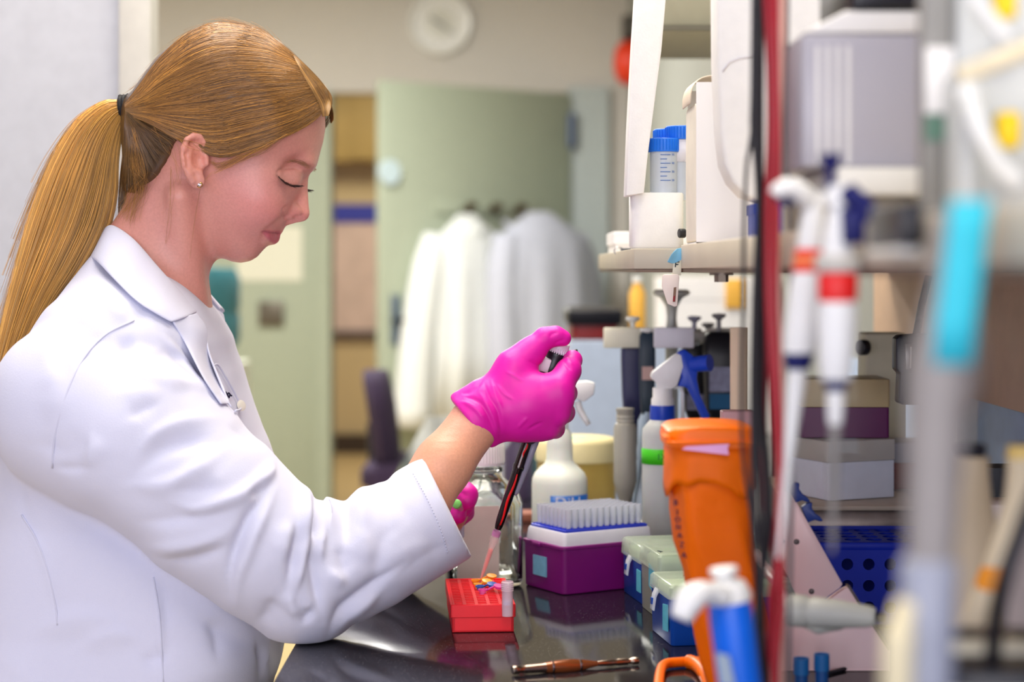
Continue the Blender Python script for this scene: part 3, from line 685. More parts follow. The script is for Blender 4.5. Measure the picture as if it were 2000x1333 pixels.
# ponytail: solid core and strands over it
LFT = [(240,196),(202,197),(150,234),(104,306),(66,400),(40,490),(18,580),(-4,680),(-18,760),(-28,840),(-32,905)]
RGT = [(249,226),(238,262),(231,320),(229,380),(212,455),(172,530),(126,590),(84,660),(48,750),(18,830),(-4,900)]
LF, RG = cr(LFT, 26), cr(RGT, 26); tt = np.linspace(0, 1, 26)
thk = np.interp(tt, [0, .15, .5, .85, 1], [.008, .020, .026, .019, .008])
yax = DM+np.interp(tt, [0, .3, 1], [0, -.004, -.012])
rings = []
for i in range(26):
    a, b = P(*LF[i], yax[i]), P(*RG[i], yax[i]); c = (a+b)/2; h = (b-a)/2*.86; th = np.linspace(0, 2*np.pi, 14, endpoint=False)
    rings.append(c[None]+np.cos(th)[:, None]*h[None]+np.sin(th)[:, None]*np.array([[0, thk[i]*.86, 0]]))
b_ = MB().loft(rings); pony = b_.build('ponytail', M_HAIR, person, 180)
c4 = np.ones((len(pony.data.vertices), 4), np.float32); c4[:, :3] = lin((140, 100, 50))
pony.data.color_attributes.new('Col', 'FLOAT_COLOR', 'POINT').data.foreach_set('color', c4.ravel())
n = 3600; cw = rng.random((n, 1)); clp = np.round(cw*16)/16; cw = cw*.8+clp*.2; e = (cw*2-1)
ang = rng.uniform(-1, 1, (n, 1)); lat_ = np.sqrt(np.maximum(1-e**2, 0))*np.where(rng.random((n, 1)) < .8, -np.sqrt(np.abs(ang)), np.sqrt(np.abs(ang)))
wb = rng.normal(0, .05, (n, 1))*np.sin(tt[None]*rng.uniform(2, 6, (n, 1))+rng.random((n, 1))*6)*tt[None]
mixw = np.clip((e+wb)*.5+.5, -.06, 1.06)
A3 = np.stack([P(*LF[i], yax[i]) for i in range(26)]); B3 = np.stack([P(*RG[i], yax[i]) for i in range(26)])
pp = A3[None]*(1-mixw[..., None])+B3[None]*mixw[..., None]; pp[..., 1] += lat_*thk[None]*(1+.12*rng.normal(0, 1, (n, 1)))
L0 = rng.uniform(.82, 1, (n, 1)); ks = np.clip(tt[None]*L0, 0, 1)*25; i0 = np.minimum(ks.astype(int), 24); fr = (ks-i0)[..., None]
pp = np.take_along_axis(pp, i0[..., None], 1)*(1-fr)+np.take_along_axis(pp, i0[..., None]+1, 1)*fr
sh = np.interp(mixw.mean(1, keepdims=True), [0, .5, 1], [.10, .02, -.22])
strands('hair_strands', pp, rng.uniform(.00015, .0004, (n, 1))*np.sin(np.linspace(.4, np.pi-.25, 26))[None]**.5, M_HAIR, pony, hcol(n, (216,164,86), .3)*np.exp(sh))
fl = []
for _ in range(110):
    i = rng.integers(1, 17); k = np.arange(i, i+8); q = LF[k]+np.array([-1, -.25])*(np.linspace(0, 1, 8)**1.4*rng.uniform(-4, 24))[:, None]
    fl.append(np.stack([P(*z, DM+rng.normal(0, .006)) for z in cr(q, 22)]))
fl = np.array(fl); strands('loose_hairs', fl, np.full((len(fl), 22), .00016), M_HAIR, pony, hcol(len(fl), (206,152,76), .2))
tie = MB()
fz = frame(P(232,214,DM)-P(262,210,DM), (0, 1, 0)); th = np.linspace(0, 2*np.pi, 29)
for k, o in enumerate((-.0035, .0, .0035)):
    tie.tube([P(246,212,DM)+fz @ np.array([.0125*math.cos(t), .0115*math.sin(t)+.0008*math.sin(9*t+k), o]) for t in th], .0025, 8)
tie.build('hair_tie', mat('black_elastic', (24, 22, 26), .8), person)
er = P(389.5,361,DM-.0775); e_ = MB(); e_.lathe([(.0005, -.0012), (.0018, -.0008), (.0022, 0), (.0013, .0012), (.0004, .0014)], er, 10, frame((0, -1, 0)))
e_.build('earring', mat('crystal', (235, 225, 215), .08, .9), person, 30)
eb = MB(); eb.lathe([(.0029, -.0014), (.0030, -.0004), (.0024, 0)], er, 14, frame((0, -1, 0))); eb.build('earring_setting', mat('gold', (190, 140, 70), .25, 1), person)
nk = MB()
for i, (a, b) in enumerate(cr([(366,584),(376,594),(382,602),(384,612)], 9)): nk.lathe([(.0003, -.0028), (.0024, -.0014), (.0028, 0), (.0024, .0014), (.0003, .0028)], P(a+1, b, 1.80+.006*i/2), 10)
nk.build('necklace', mat('amber_beads', (196, 128, 84), .4), person, 180)
# ------------------------------------------------------------------ her lab coat
TORSO = [(205,468),(172,512),(120,588),(80,655),(46,730),(24,830),(12,900),(2,960),(-16,1050),(-30,1150),(-40,1333),(-48,1560),(480,1560),(515,1420),(532,1333),(554,1275),(561,1200),(566,1100),(561,1030),(548,950),(521,868),(492,800),(470,735),(448,668),(430,625),(405,590),(380,572),(345,545),(300,508),(250,478)]
TM = np.array([[(a-1000)/FPX*DM, EZ+(528-b)/FPX*DM] for a, b in TORSO])
K = Grid(np.arange(-.60, .05, .0027), np.arange(DM-.27, DM+.27, .0030), np.concatenate([np.arange(.72, .84, .008), np.arange(.84, 1.305, .0027)]))
X, Z = K.ax[:, None].astype(float), K.az[None, :].astype(float)
Dt = poly_sd(X, Z, TM); vq = 528-(Z-EZ)/DM*FPX
Wt = np.interp(vq, [455, 500, 560, 640, 720, 850, 1000, 1200, 1500], [.055, .075, .125, .165, .172, .150, .140, .145, .175])
st = np.maximum(1+blur2(Dt, 2)/.105, 0)[:, None, :]
K.F = (((st**2.3+(np.abs(K.ay[None, :, None]-DM)/Wt[:, None, :])**2.3)**(1/2.3)-1)*.1).astype(np.float32)
# sleeves
CUF = P(872,986,1.757); nrm = P(917,960,1.765)-P(873,982,1.757); vr = CUF-np.array([0, 0, EZ]); vr = vr/np.linalg.norm(vr); nrm = nrm-vr*(nrm@vr); nrm = nrm/np.linalg.norm(nrm)
SL = [(P(160,797,1.712), .085), (P(270,860,1.692), .082), (P(400,975,1.682), .0735), (P(520,1075,1.685), .065), (P(592,1136,1.692), .0588), (P(720,1080,1.71), .0535), (CUF+nrm*.03, .0525)]
K.chain([(P(275,640,1.775), .050), (P(235,700,1.745), .068), (P(180,800,1.735), .08)], .03)
K.chain(SL, .003)
K.half(CUF, nrm, .001, CUF-.075, CUF+np.array([.09, .075, .09]))
K.chain([(CUF-nrm*.05, .036), (CUF+nrm*.03, .0505)], .001, 's')
LS = [(P(215,740,DM+.13), .085), (P(400,960,1.99), .07), (P(545,1150,2.02), .056), (P(720,1085,1.965), .05), (P(838,1015,1.91), .043)]
K.chain(LS, .012)
K.cap(P(800,1035,1.925), P(860,1002,1.90), .030, .042, .002, 's')
# bench top keeps the elbow flat
K.half((0, 0, BENCH+.0005), (0, 0, -1), .004, (-.205, 1.5, .80), (.1, 2.2, BENCH))
V, Q = K.mesh(); V = relax(V, Q, 3, .45); N_ = vnormals(V, Q)
u, v = proj(V); near = N_[:, 1] < .35
# folds: (polyline in the picture, half width px, height m; + ridge, - valley)
FOLDS = [
 ([(250,948),(326,945),(385,915),(440,880)], 17, .0050), ([(258,936),(308,890),(360,870),(438,862)], 15, -.0050),
 ([(335,980),(380,995),(430,982),(480,958),(525,905)], 15, .0062), ([(330,958),(380,958),(436,948)], 14, -.0040), ([(272,1022),(362,1015),(425,1003),(482,985)], 20, -.0055),
 ([(284,1073),(362,1069),(410,1055),(455,1030)], 17, .0048), ([(305,1096),(375,1092),(448,1066)], 16, -.0046),
 ([(526,948),(505,985),(485,1013),(462,1067),(450,1110),(446,1160)], 11, -.0095), ([(540,955),(512,1013),(488,1070),(470,1120),(462,1180)], 15, .0050),
 ([(522,950),(500,962),(480,970)], 6, -.0045), ([(536,905),(525,930),(500,948)], 9, .0045),
 ([(580,1010),(578,1060),(570,1110),(556,1152)], 10, -.0075), ([(566,1010),(562,1060),(550,1100)], 16, .0036), ([(600,1030),(594,1080),(584,1130),(572,1170)], 8, .0050),
 ([(611,1030),(609,1080),(612,1130),(620,1180),(628,1215)], 9, -.0075), ([(626,1030),(624,1070),(628,1104)], 11, .0050), ([(640,1110),(660,1130),(680,1145)], 10, .0036), ([(662,1060),(668,1100),(684,1130)], 14, -.0038),
 ([(640,1246),(655,1211),(685,1178),(737,1140),(790,1100)], 10, -.0065), ([(655,1235),(700,1190),(750,1152)], 10, .0042), ([(560,1150),(580,1200),(586,1212)], 9, .0040), ([(588,1222),(606,1200),(612,1184)], 8, -.0050), ([(540,1165),(520,1200),(500,1215)], 16, -.0040),
 ([(730,1150),(742,1090),(752,1050),(785,1025)], 22, -.0036), ([(762,1090),(800,1078),(850,1060)], 24, .0024), ([(690,1030),(715,1060),(720,1110)], 18, .0024), ([(770,1130),(830,1085),(895,1058)], 22, -.0026),
 ([(235,711),(284,732),(335,742),(388,755)], 13, .0050), ([(228,692),(250,680),(272,674)], 12, -.0050), ([(245,668),(290,690),(315,678)], 12, .0032), ([(314,678),(345,700),(370,723),(402,757)], 10, -.0052),
 ([(322,655),(360,700),(393,745),(436,778)], 11, .0048), ([(300,640),(345,668),(390,722),(440,790)], 9, -.0030),
 ([(245,820),(280,800),(312,788)], 15, -.0040), ([(225,770),(280,768),(330,772)], 22, .0025), ([(285,890),(330,868),(425,848)], 17, -.0035), ([(260,900),(300,850),(360,822),(430,815)], 14, .0032), ([(440,830),(480,850),(520,880)], 16, -.0032),
 ([(130,700),(160,690),(190,705)], 18, -.0032), ([(90,690),(110,760),(100,840)], 22, .0034), ([(165,920),(180,880),(175,840)], 14, .0026), ([(105,915),(140,917),(180,915)], 8, -.0026), ([(60,870),(140,880),(190,860)], 20, -.0030),
 ([(120,960),(220,1040),(330,1120)], 26, -.0040), ([(297,1118),(308,1180),(314,1240),(319,1330)], 7, .0030), ([(312,1118),(322,1180),(330,1240)], 10, -.0024),
 ([(40,1010),(80,1070),(105,1150),(112,1220)], 8, .0018), ([(150,1270),(220,1240),(280,1250)], 20, .0032), ([(270,1285),(300,1292),(330,1270)], 14, -.0040), ([(395,1215),(420,1240),(425,1290)], 16, -.0036), ([(60,1240),(140,1210),(250,1215)], 26, .0030), ([(500,1250),(512,1290),(506,1333)], 10, -.0050), ([(526,1250),(534,1290),(520,1340)], 10, .0036),
 ([(60,560),(110,650),(60,720)], 22, .0010), ([(215,560),(225,600),(260,630)], 12, .0028), ([(240,585),(270,620),(300,632)], 9, -.0028)]
disp = np.zeros(len(V))
for pts, wd, am in FOLDS:
    wd = wd*.86; am = am*1.12; pts = cr(pts, 24); d, fr, sd = seg_dist(u, v, pts); t = np.clip(np.minimum(fr, 1-fr)*2.6, 0, 1); t = t*t*(3-2*t)
    wv = wd*(.6+.6*t)*np.where(sd*(1 if am > 0 else -1) > 0, 1.35, .75); disp += am*np.exp(-(d/wv)**(2.0 if am > 0 else 1.35))*(.12+.88*t)*near
for _ in range(46):                            # small random rumples
    c = rng.uniform((20, 600), (860, 1330)); a = rng.uniform(0, 3.14); dx, dy = u-c[0], v-c[1]
    p_, q_ = dx*math.cos(a)+dy*math.sin(a), -dx*math.sin(a)+dy*math.cos(a)
    disp += rng.normal(0, .0011)*np.exp(-(p_/rng.uniform(40, 90))**2-(q_/rng.uniform(10, 20))**2)*near
V = V+N_*disp[:, None]
# elbow tucks on the upper outline of the sleeve, all round
for (a, b), r, am in [((596,1008),12,.010),((616,1024),7,-.012),((643,1006),17,.010),((674,1016),9,-.006),((708,990),16,.006)]:
    V = V+N_*(am*np.exp(-((u-a)/r)**2-((v-b)/40)**2)*(np.abs(V[:, 1]-1.70) < .09))[:, None]
V[:, 2] = np.where((V[:, 2] < BENCH+.0008) & (V[:, 0] > -.232) & (V[:, 0] < .1), np.maximum(V[:, 2], BENCH+.0008), V[:, 2])
V = relax(V, Q, 2, .4); CV, CN = V, vnormals(V, Q); cu_, cv_ = proj(V); cnear = CN[:, 1] < .3
coat = link('lab_coat', fast_mesh('lab_coat', V, Q), M_COAT, person, 180); coat['label'] = 'white long-sleeved lab coat'
def coat_pt(px, py, off=.001):
    d = None
    for r in (5, 9, 16, 40):
        m = cnear & (np.abs(cu_-px) < r) & (np.abs(cv_-py) < r)
        if m.any(): d = CV[m, 1].min() if r < 6 else np.percentile(CV[m, 1], 20); break
    return P(px, py, (d if d else 1.7)-off)
def on_coat(pts, n, off):
    q = cr(pts, n); p = np.array([coat_pt(a, b, off) for a, b in q]); y = p[:, 1].copy()
    for _ in range(2): y[1:-1] = (y[:-2]+y[1:-1]*2+y[2:])/4
    return np.array([P(a, b, d) for (a, b), d in zip(q, y)])
M_SEAM = mat('coat_seam', (206, 207, 226), .9)
for pts in ([(262,626),(205,655),(160,705),(128,775),(108,850),(102,915)], [(300,1128),(312,1212),(319,1333)], [(42,1006),(70,1052),(92,1110),(108,1180),(112,1222)]):
    MB().tube(on_coat(pts, 24, -.0003), .0009, 6).build('seam', M_SEAM, coat, 180)
# cuff stitching
st_ = MB(); cs = on_coat([(806,925),(826,960),(846,1000),(864,1045),(876,1086)], 60, .0004)
for i in range(0, 58, 2): st_.tube(cs[i:i+2], .0005, 5)
st_.build('cuff_stitching', M_SEAM, coat, 180)
# collar and lapels: cloth sheets with a soft roll
def sheet(name, rows, m, parent, thick=.0022, nn=(24, 10)):
    R_ = [cr(r, nn[0]) for r in rows]; R_ = np.array(R_); Gd = np.array([cr(R_[:, i], nn[1]) for i in range(nn[0])])
    a, b = nn; F = [(i*b+j, (i+1)*b+j, (i+1)*b+j+1, i*b+j+1) for i in range(a-1) for j in range(b-1)]
    me = bpy.data.meshes.new(name); me.from_pydata(Gd.reshape(-1, 3).tolist(), [], F); me.update()
    o = link(name, me, m, parent, 180); md = o.modifiers.new('thick', 'SOLIDIFY'); md.thickness = thick; md.offset = 0
    md2 = o.modifiers.new('soft', 'SUBSURF'); md2.levels = 1; md2.render_levels = 1
    return o
def cp(px, py, off): return coat_pt(px, py, off)
for sg in (-1, 1):
    f = (lambda r: [np.array(p) for p in r]) if sg < 0 else (lambda r: [mir(p) for p in r])
    inner = [P(203,452,DM), P(222,446,1.80), P(262,474,1.772), P(305,522,1.760), P(345,567,1.757), P(386,611,1.762)]
    crest = [P(201,449,DM), P(219,443,1.797), P(258,470,1.766), P(300,518,1.753), P(342,564,1.750), P(386,610,1.757)]
    mid = [P(188,478,DM), P(203,478,1.772), P(238,512,1.733), P(280,556,1.722), P(322,596,1.724), P(364,620,1.742)]
    outer = [P(174,502,DM), P(190,512,1.755), P(222,546,1.712), P(265,588,1.702), P(302,612,1.708), P(335,630,1.727)]
    mid, outer = ([np.array([p[0], p[1], p[2]]) if i == 0 else P(a, b, min(p[1], coat_pt(a, b, o)[1])) for i, (p, (a, b)) in enumerate(zip(r, q))] for r, q, o in
                  ((mid, [(188,478),(203,478),(238,512),(280,556),(322,596),(364,620)], .007), (outer, [(174,502),(190,512),(222,546),(265,588),(302,612),(335,630)], .005)))
    sheet('collar', [f(inner), f(crest), f(mid), f(outer)], M_COAT, coat)
LP = lambda a, b, d, o: P(a, b, min(d, coat_pt(a, b, o)[1]))
sheet('lapel', [[LP(336,628,1.728,.003), LP(362,672,1.722,.003), LP(398,740,1.722,.003), LP(432,790,1.726,.001)], [LP(362,618,1.738,.004), LP(388,655,1.736,.004), LP(418,725,1.738,.004), LP(444,790,1.738,.001)], [LP(384,612,1.752,.004), LP(403,640,1.752,.005), LP(408,690,1.748,.006), LP(450,790,1.745,.002)]], M_COAT, coat)
sheet('lapel', [[P(366,560,1.83), P(384,600,1.828), P(402,660,1.81), P(452,770,1.80)], [P(400,590,1.86), P(414,625,1.85), P(432,690,1.83), P(466,780,1.81)], [P(437,614,1.88), P(441,636,1.875), P(452,690,1.85), P(478,782,1.825)]], M_COAT, coat)
# placket edge, breast pocket with stitching and a scrap of dark embroidery
MB().tube(on_coat([(410,722),(424,712),(440,735),(462,775),(470,798),(460,803)], 24, .001), .0011, 6).build('pocket_flap', M_SEAM, coat, 180)
MB().tube(on_coat([(414,730),(430,765),(452,795)], 16, .0008), .0008, 6).build('pocket_stitching', M_SEAM, coat, 180)
nv = mat('navy_thread', (24, 26, 58), .8); eb = MB()
for pts in ([(441,766),(444,771),(448,778)], [(446,768),(449,770),(448,776),(445,773),(446,768)], [(450,772),(453,774)]): eb.tube(on_coat(pts, 8, .0012), .0008, 6)
eb.build('embroidery', nv, coat, 180)['label'] = 'dark navy embroidered lettering'
MB().lathe([(.0008, 0), (.005, .0003), (.0055, .0012), (.004, .002), (.0005, .0018)], coat_pt(470,793,.0005), 16, frame((.75, -.6, .25))).build('button', mat('button', (232, 228, 216), .35), coat)

# trousers and shoes below the coat
T_ = Grid(np.arange(-.60, .22, .008), np.arange(DM-.28, DM+.28, .008), np.arange(.06, .90, .008))
T_.ell(P(240,1395,DM), (.125,.155,.12), k=.04)
for sg in (-1, 1): T_.chain([((-.40, DM+sg*.09, .635), .095), ((-.06, DM+sg*.10, .615), .075), ((-.04, DM+sg*.10, .35), .062), ((-.10, DM+sg*.10, .11), .055)], .03)
V, Q = T_.mesh(); V = relax(V, Q, 2, .4); link('trousers', fast_mesh('trousers', V, Q), mat('dark_trousers', (44, 46, 60), .9), person, 180)
for sg in (-1, 1): MB(T=(-.045, DM+sg*.10, 0)).loft([rring(dx, 0, z, a, b_, .03) for z, a, b_, dx in ((.0, .23, .075, 0), (.015, .25, .09, 0), (.045, .24, .09, 0), (.075, .16, .08, -.035), (.11, .10, .08, -.055))]).build('shoe', mat('black_shoe', (28, 28, 32), .5), person, 60)

# ------------------------------------------------------------------ gloved hands
def glove(nm, build, lo, hi, stepv, creases, lab):
    A = Grid(*(np.arange(l, h, stepv) for l, h in zip(lo, hi))); build(A)
    V, Q = A.mesh(); V = relax(V, Q, 2, .45); N_ = vnormals(V, Q); u, v = proj(V); near = N_[:, 1] < .4; dp = np.zeros(len(V))
    for pts, wd, am in creases:
        d, fr, sd = seg_dist(u, v, cr(pts, 16)); t = np.clip(np.minimum(fr, 1-fr)*4, 0, 1); dp += am*np.exp(-(d/(wd*(.5+.5*t)))**2)*t*near
    V = V+N_*dp[:, None]; o = link(nm, fast_mesh(nm, V, Q), M_GLOVE, person, 180); o['label'] = lab
def right(A):
    W_ = P(952,802,1.787)
    mc = [P(1090,757,1.778), P(1096,779,1.776), P(1090,808,1.780), P(1074,834,1.787)]; rk = [.0118, .0122, .0118, .0108]
    for m, r in zip(mc, rk): A.chain([(W_, .0215), (W_*.45+m*.55, .0175), (m, r)], .012)
    A.cap(P(1004,750,1.785), P(1060,758,1.782), .019, .0125, .010); A.cap(P(985,815,1.79), P(1055,832,1.79), .019, .013, .012)
    # thumb: base, knuckle, tip pressing the plunger
    A.chain([(P(968,770,1.788), .019), (P(1005,718,1.790), .0168), (P(1034,690,1.794), .0128), (P(1064,661,1.796), .0106)], .010)
    A.chain([(P(1064,661,1.796), .0103), (P(1085,657,1.798), .0095), (P(1100,661,1.799), .0080)], .004)
    # fingers close behind the barrel
    ix = [(mc[0], .0112), (P(1112,722,1.795), .0102), (P(1118,704,1.808), .0092), (P(1104,706,1.830), .0086), (P(1085,716,1.842), .0078)]
    md = [(mc[1], .0112), (P(1106,768,1.812), .0104), (P(1090,772,1.838), .0094), (P(1062,780,1.845), .0088), (P(1046,786,1.838), .0080)]
    rg = [(mc[2], .0112), (P(1102,806,1.812), .0102), (P(1084,808,1.838), .0092), (P(1056,812,1.843), .0086), (P(1040,814,1.836), .0078)]
    lt = [(mc[3], .0102), (P(1084,838,1.808), .0092), (P(1066,840,1.830), .0084), (P(1044,842,1.832), .0078), (P(1032,840,1.826), .0072)]
    for f in (ix, md, rg, lt): A.chain(f, .0035)
    A.chain([(mc[0], .0118), (P(1108,728,1.790), .0104)], .010)
    # rolled wrinkled cuff
    r0, r1 = P(920,822,1.785), P(952,797,1.787); ax = (r1-r0)/np.linalg.norm(r1-r0)
    A.cap(r0, r1, .0292, .0255, .010)
    A.cap(P(895,778,1.785), P(930,772,1.787), .0055, .011, .008); A.cap(P(962,862,1.785), P(975,845,1.787), .0050, .009, .008)
    A.half(r0-ax*.003, -ax, .003, (-.2, 1.7, 1.0), (.2, 1.9, 1.3))
CR = [([(895,785),(915,790),(935,805),(950,830)], 5, .0016), ([(905,775),(935,785),(955,815),(966,850)], 4, -.0016), ([(935,765),(950,790),(968,830),(972,860)], 5, .0015), ([(945,745),(955,775),(972,805),(980,848)], 4, -.0017),
      ([(900,770),(920,765),(945,742)], 4, -.0012), ([(958,740),(968,772),(982,800)], 4, .0010), ([(970,750),(985,770),(1005,782)], 3, .0010), ([(985,725),(1005,735),(1025,748)], 3, .0008), ([(1010,838),(1022,825),(1032,815)], 3, .0008), ([(1028,842),(1045,832),(1062,824)], 3, -.0007),
      ([(1030,705),(1050,712),(1068,726)], 4, -.0011), ([(1072,660),(1080,652),(1092,650)], 3, -.0009), ([(1080,676),(1090,668),(1104,664)], 3, -.0007), ([(1098,700),(1108,716),(1118,724)], 3, -.0009), ([(1104,694),(1114,708),(1122,714)], 3, .0006)]
glove('glove', right, (-.065, 1.735, 1.065), (.072, 1.87, 1.205), .00125, CR, 'bright pink nitrile glove gripping the pipette')
def left(A):
    w_ = P(842,1012,1.905); k = P(880,978,1.885)
    A.chain([(w_, .029), (P(858,1000,1.895), .024), (k, .020)], .01)
    A.chain([(k, .014), (P(902,962,1.868), .0115), (P(912,968,1.860), .0105), (P(913,980,1.856), .0085)], .006)     # index curls round the tube
    A.chain([(P(872,1000,1.885), .013), (P(884,998,1.872), .0105), (P(895,1008,1.862), .0085)], .006)               # thumb from below
    for dy, dz in ((.018, -2), (.034, 4), (.046, 12)): A.chain([(k+np.array([0, dy, 0]), .012), (P(900,974+dz,1.875+dy), .0105), (P(908,990+dz,1.868+dy), .009), (P(897,1004+dz,1.866+dy), .008)], .005)
    A.cap(k, k+np.array([0, .045, -.004]), .016, .012, .01)
glove('glove', left, (-.115, 1.83, .96), (-.025, 1.97, 1.06), .0018, [([(890,955),(905,965),(918,972)], 2.5, -.0008), ([(884,965),(900,972),(912,984)], 2.5, .0007)], 'bright pink nitrile glove holding the capped tube')
# ------------------------------------------------------------------ things on the bench
def bz(px, py):                                 # point on the bench top seen at a pixel
    d = FPX*(EZ-BENCH)/(py-528); return P(px, py, d)
B = BENCH+.0004
def clear(name, rgb=(240, 244, 244), rough=.12, alpha=.35): return mat(name, rgb, rough, alpha=alpha, var=(20, .02))
def round_box(sx, sy, levels, r=.004, n=4):
    """levels: (z, inset)"""
    return [rring(0, 0, z, sx-2*i, sy-2*i, max(r-i*.3, .0008), n) for z, i in levels]

# red rack with wells
M_RED = mat('red_rack_plastic', (250, 30, 44), .35, var=(60, .03), sss=.15)
yaw = math.radians(4.0); fl = bz(880, 1238); W, D_, Hh = .0610, .148, .0262
R = rotz(yaw); org = np.array([fl[0], fl[1], B])
rk = thing('tube_rack', 'bright red plastic tube rack with rows of wells, in front of her', 'rack', org+R @ (W/2, D_/2, 0))
b = MB(R, org)
ins = .0016
b.box((0+ins, ins, 0), (W-ins, .0028+ins, .0145)); b.box((ins, D_-.0028-ins, 0), (W-ins, D_-ins, .0145)); b.box((ins, ins, 0), (.0028+ins, D_-ins, .0145)); b.box((W-.0028-ins, ins, 0), (W-ins, D_-ins, .0145)); b.box((ins, ins, 0), (W-ins, D_-ins, .002))
b.build('base', M_RED, rk, 40, .0004, 1)
b = MB(R, org); z0, z1 = .0140, Hh
b.box((0, 0, z0), (W, .0024, z1)); b.box((0, D_-.0024, z0), (W, D_, z1)); b.box((0, 0, z0), (.0024, D_, z1)); b.box((W-.0024, 0, z0), (W, D_, z1))
b.build('rim', M_RED, rk, 40, .0005, 1)
b = MB(R, org); nx, ny = 5, 16; px_, py_ = (W-.0024*2)/nx, (D_-.0048)/ny
for i in range(nx+1): x = .0024+i*px_; b.box((x-.0015, .002, Hh-.010), (x+.0015, D_-.002, Hh-.0006))
for j in range(ny+1): y = .0024+j*py_; b.box((.002, y-.0013, Hh-.010), (W-.002, y+.0013, Hh-.0008))
b.build('well_grid', M_RED, rk, 40)
topz = B+Hh
def rack_pt(px, py):
    d = FPX*(EZ-topz)/(py-528); return P(px, py, d)
def microtube(lab, ring_px, lid_px, rgb, nm, up=0.0):
    m = mat('tube_'+nm, rgb, .3, sss=.2); a, l = rack_pt(*ring_px), rack_pt(*lid_px)
    t = thing('microtube', lab, 'tube', a, 'microtubes in the red rack')
    MB().lathe([(.0010, -.0115), (.0028, -.006), (.0032, .0012), (.0046, .0014), (.0046, .0030), (.0034, .0030), (.0030, .0), (.0024, -.006), (.0006, -.0105)], a+(0, 0, .0004), 16).build('tube_body', m, t, 50)
    tl = l+(0, 0, .0050+up)
    MB().lathe([(.0004, -.0016), (.0034, -.0016), (.0036, 0), (.0052, .0002), (.0052, .0016), (.0004, .0019)], tl, 18, frame((.12, -.22, 1))).build('lid', m, t, 50)
    MB().tube(cr([a+(.0040, 0, .0024), (a+tl)/2+(0, -.001, .0018), tl-(.0046, 0, 0)], 8), .0010, 6).build('strap', m, t, 180)
microtube('orange microtube with open lid, rearmost in the red rack', (929, 1139), (960, 1139), (250, 160, 24), 'orange', .001)
microtube('orange microtube that the pipette tip dips into', (934, 1147), (951, 1147), (248, 176, 60), 'light_orange')
microtube('blue microtube with its lid open, in front of the orange ones', (938, 1151), (961, 1153.5), (28, 96, 190), 'blue')
microtube('magenta microtube with open lid, foremost of the coloured ones', (943, 1158), (974, 1157), (226, 70, 170), 'magenta')
a = rack_pt(991, 1183); t = thing('screw_tube', 'clear ribbed screw-top tube standing at the front right of the red rack', 'tube', a)
pr = [(.0050, -.010), (.0053, 0), (.0053, .013)]
for i in range(5): pr += [(.0059, .0135+i*.0018), (.0059, .0143+i*.0018), (.0055, .0146+i*.0018)]
MB().lathe(pr+[(.0050, .0226), (.0046, .0226), (.0044, .004), (.0003, .003)], a, 24).build('tube_body', mat('frosted_tube', (236, 214, 222), .25, alpha=.55), t, 50)
MB().lathe([(.0043, .0005), (.0043, .0042), (.0003, .0042)], a, 18).build('tube_content', mat('tube_pink', (222, 206, 236), .4), t, 50)

# pipette in her hand
PA, PB = P(1088, 690, 1.812), P(934.5, 1146, 1.8545); ax = (PB-PA)/np.linalg.norm(PB-PA); Fp = frame(ax, (1, 0, 0)); LP_ = np.linalg.norm(PB-PA)
pt = thing('pipette', 'dark metallic pipette with a painted red reflection, held upright in the pink glove', 'pipette', PA)
q = lambda s, x=0., y=0.: PA+ax*s+Fp[:, 0]*x+Fp[:, 1]*y
at_y = lambda py: (py-690)/(1146-690)*LP_
M_CHR = mat('dark_chrome', (70, 62, 62), .16, .9); M_BLK = mat('black_plastic', (22, 22, 30), .35); M_PWH = mat('pipette_white', (232, 228, 236), .35); M_GREY = mat('pipette_grey', (150, 152, 172), .35)
b = MB(); pr = [(.0003, -.011), (.0082, -.0108), (.0094, -.0095)]
MB().lathe(pr+[(.0098, -.003), (.0088, -.001), (.0003, -.001)], q(-.001, .0005), 30, Fp).build('plunger_button', M_PWH, pt, 50)
rb = MB()
for i in range(26):
    a_ = i*2*math.pi/26; c_ = q(-.0062)+.0097*(math.cos(a_)*Fp[:, 0]+math.sin(a_)*Fp[:, 1]); rb.cyl(c_, c_+ax*.0050, .0008, seg=5)
o = rb.build('knurl', M_PWH, pt); o['kind'] = 'stuff'
MB().lathe([(.0004, -.001), (.0105, -.001), (.0112, .002), (.0105, .006), (.0120, .009), (.0124, .020), (.0110, .028), (.0004, .028)], q(0), 26, Fp).build('collar', M_BLK, pt, 50)
MB(Fp, q(.006, -.0095, .0085)).box((-.0062, -.006, 0), (.0058, .005, .0135)).build('ejector_button', M_PWH, pt, 40, .0012)
MB().tube([q(.004, .010, -.002), q(.0, .0165, -.001), q(-.006, .0175, 0), q(-.0085, .0158, 0)], [.0042, .0036, .0030, .0024], 8).build('finger_hook', M_BLK, pt, 180)
e0 = at_y(850)
MB().loft([np.array([q(s)+Fp[:, 0]*math.cos(t_)*rx+Fp[:, 1]*math.sin(t_)*ry for t_ in np.linspace(0, 2*np.pi, 20, endpoint=False)]) for s, rx, ry in ((.028, .0105, .010), (.05, .0112, .0115), (e0-.01, .0105, .0110), (e0+.002, .0098, .0100), (e0+.006, .0065, .007))]).build('handle', M_BLK, pt, 50)
s1, s2 = at_y(905), at_y(1032)
MB().lathe([(.0052, e0-.004), (.0054, s1), (.0060, s1+.001), (.0060, s1+.004), (.0052, s1+.006), (.0047, s2-.012), (.0041, s2-.004), (.0032, s2), (.0003, s2)], PA, 26, Fp).build('shaft', M_CHR, pt, 50)
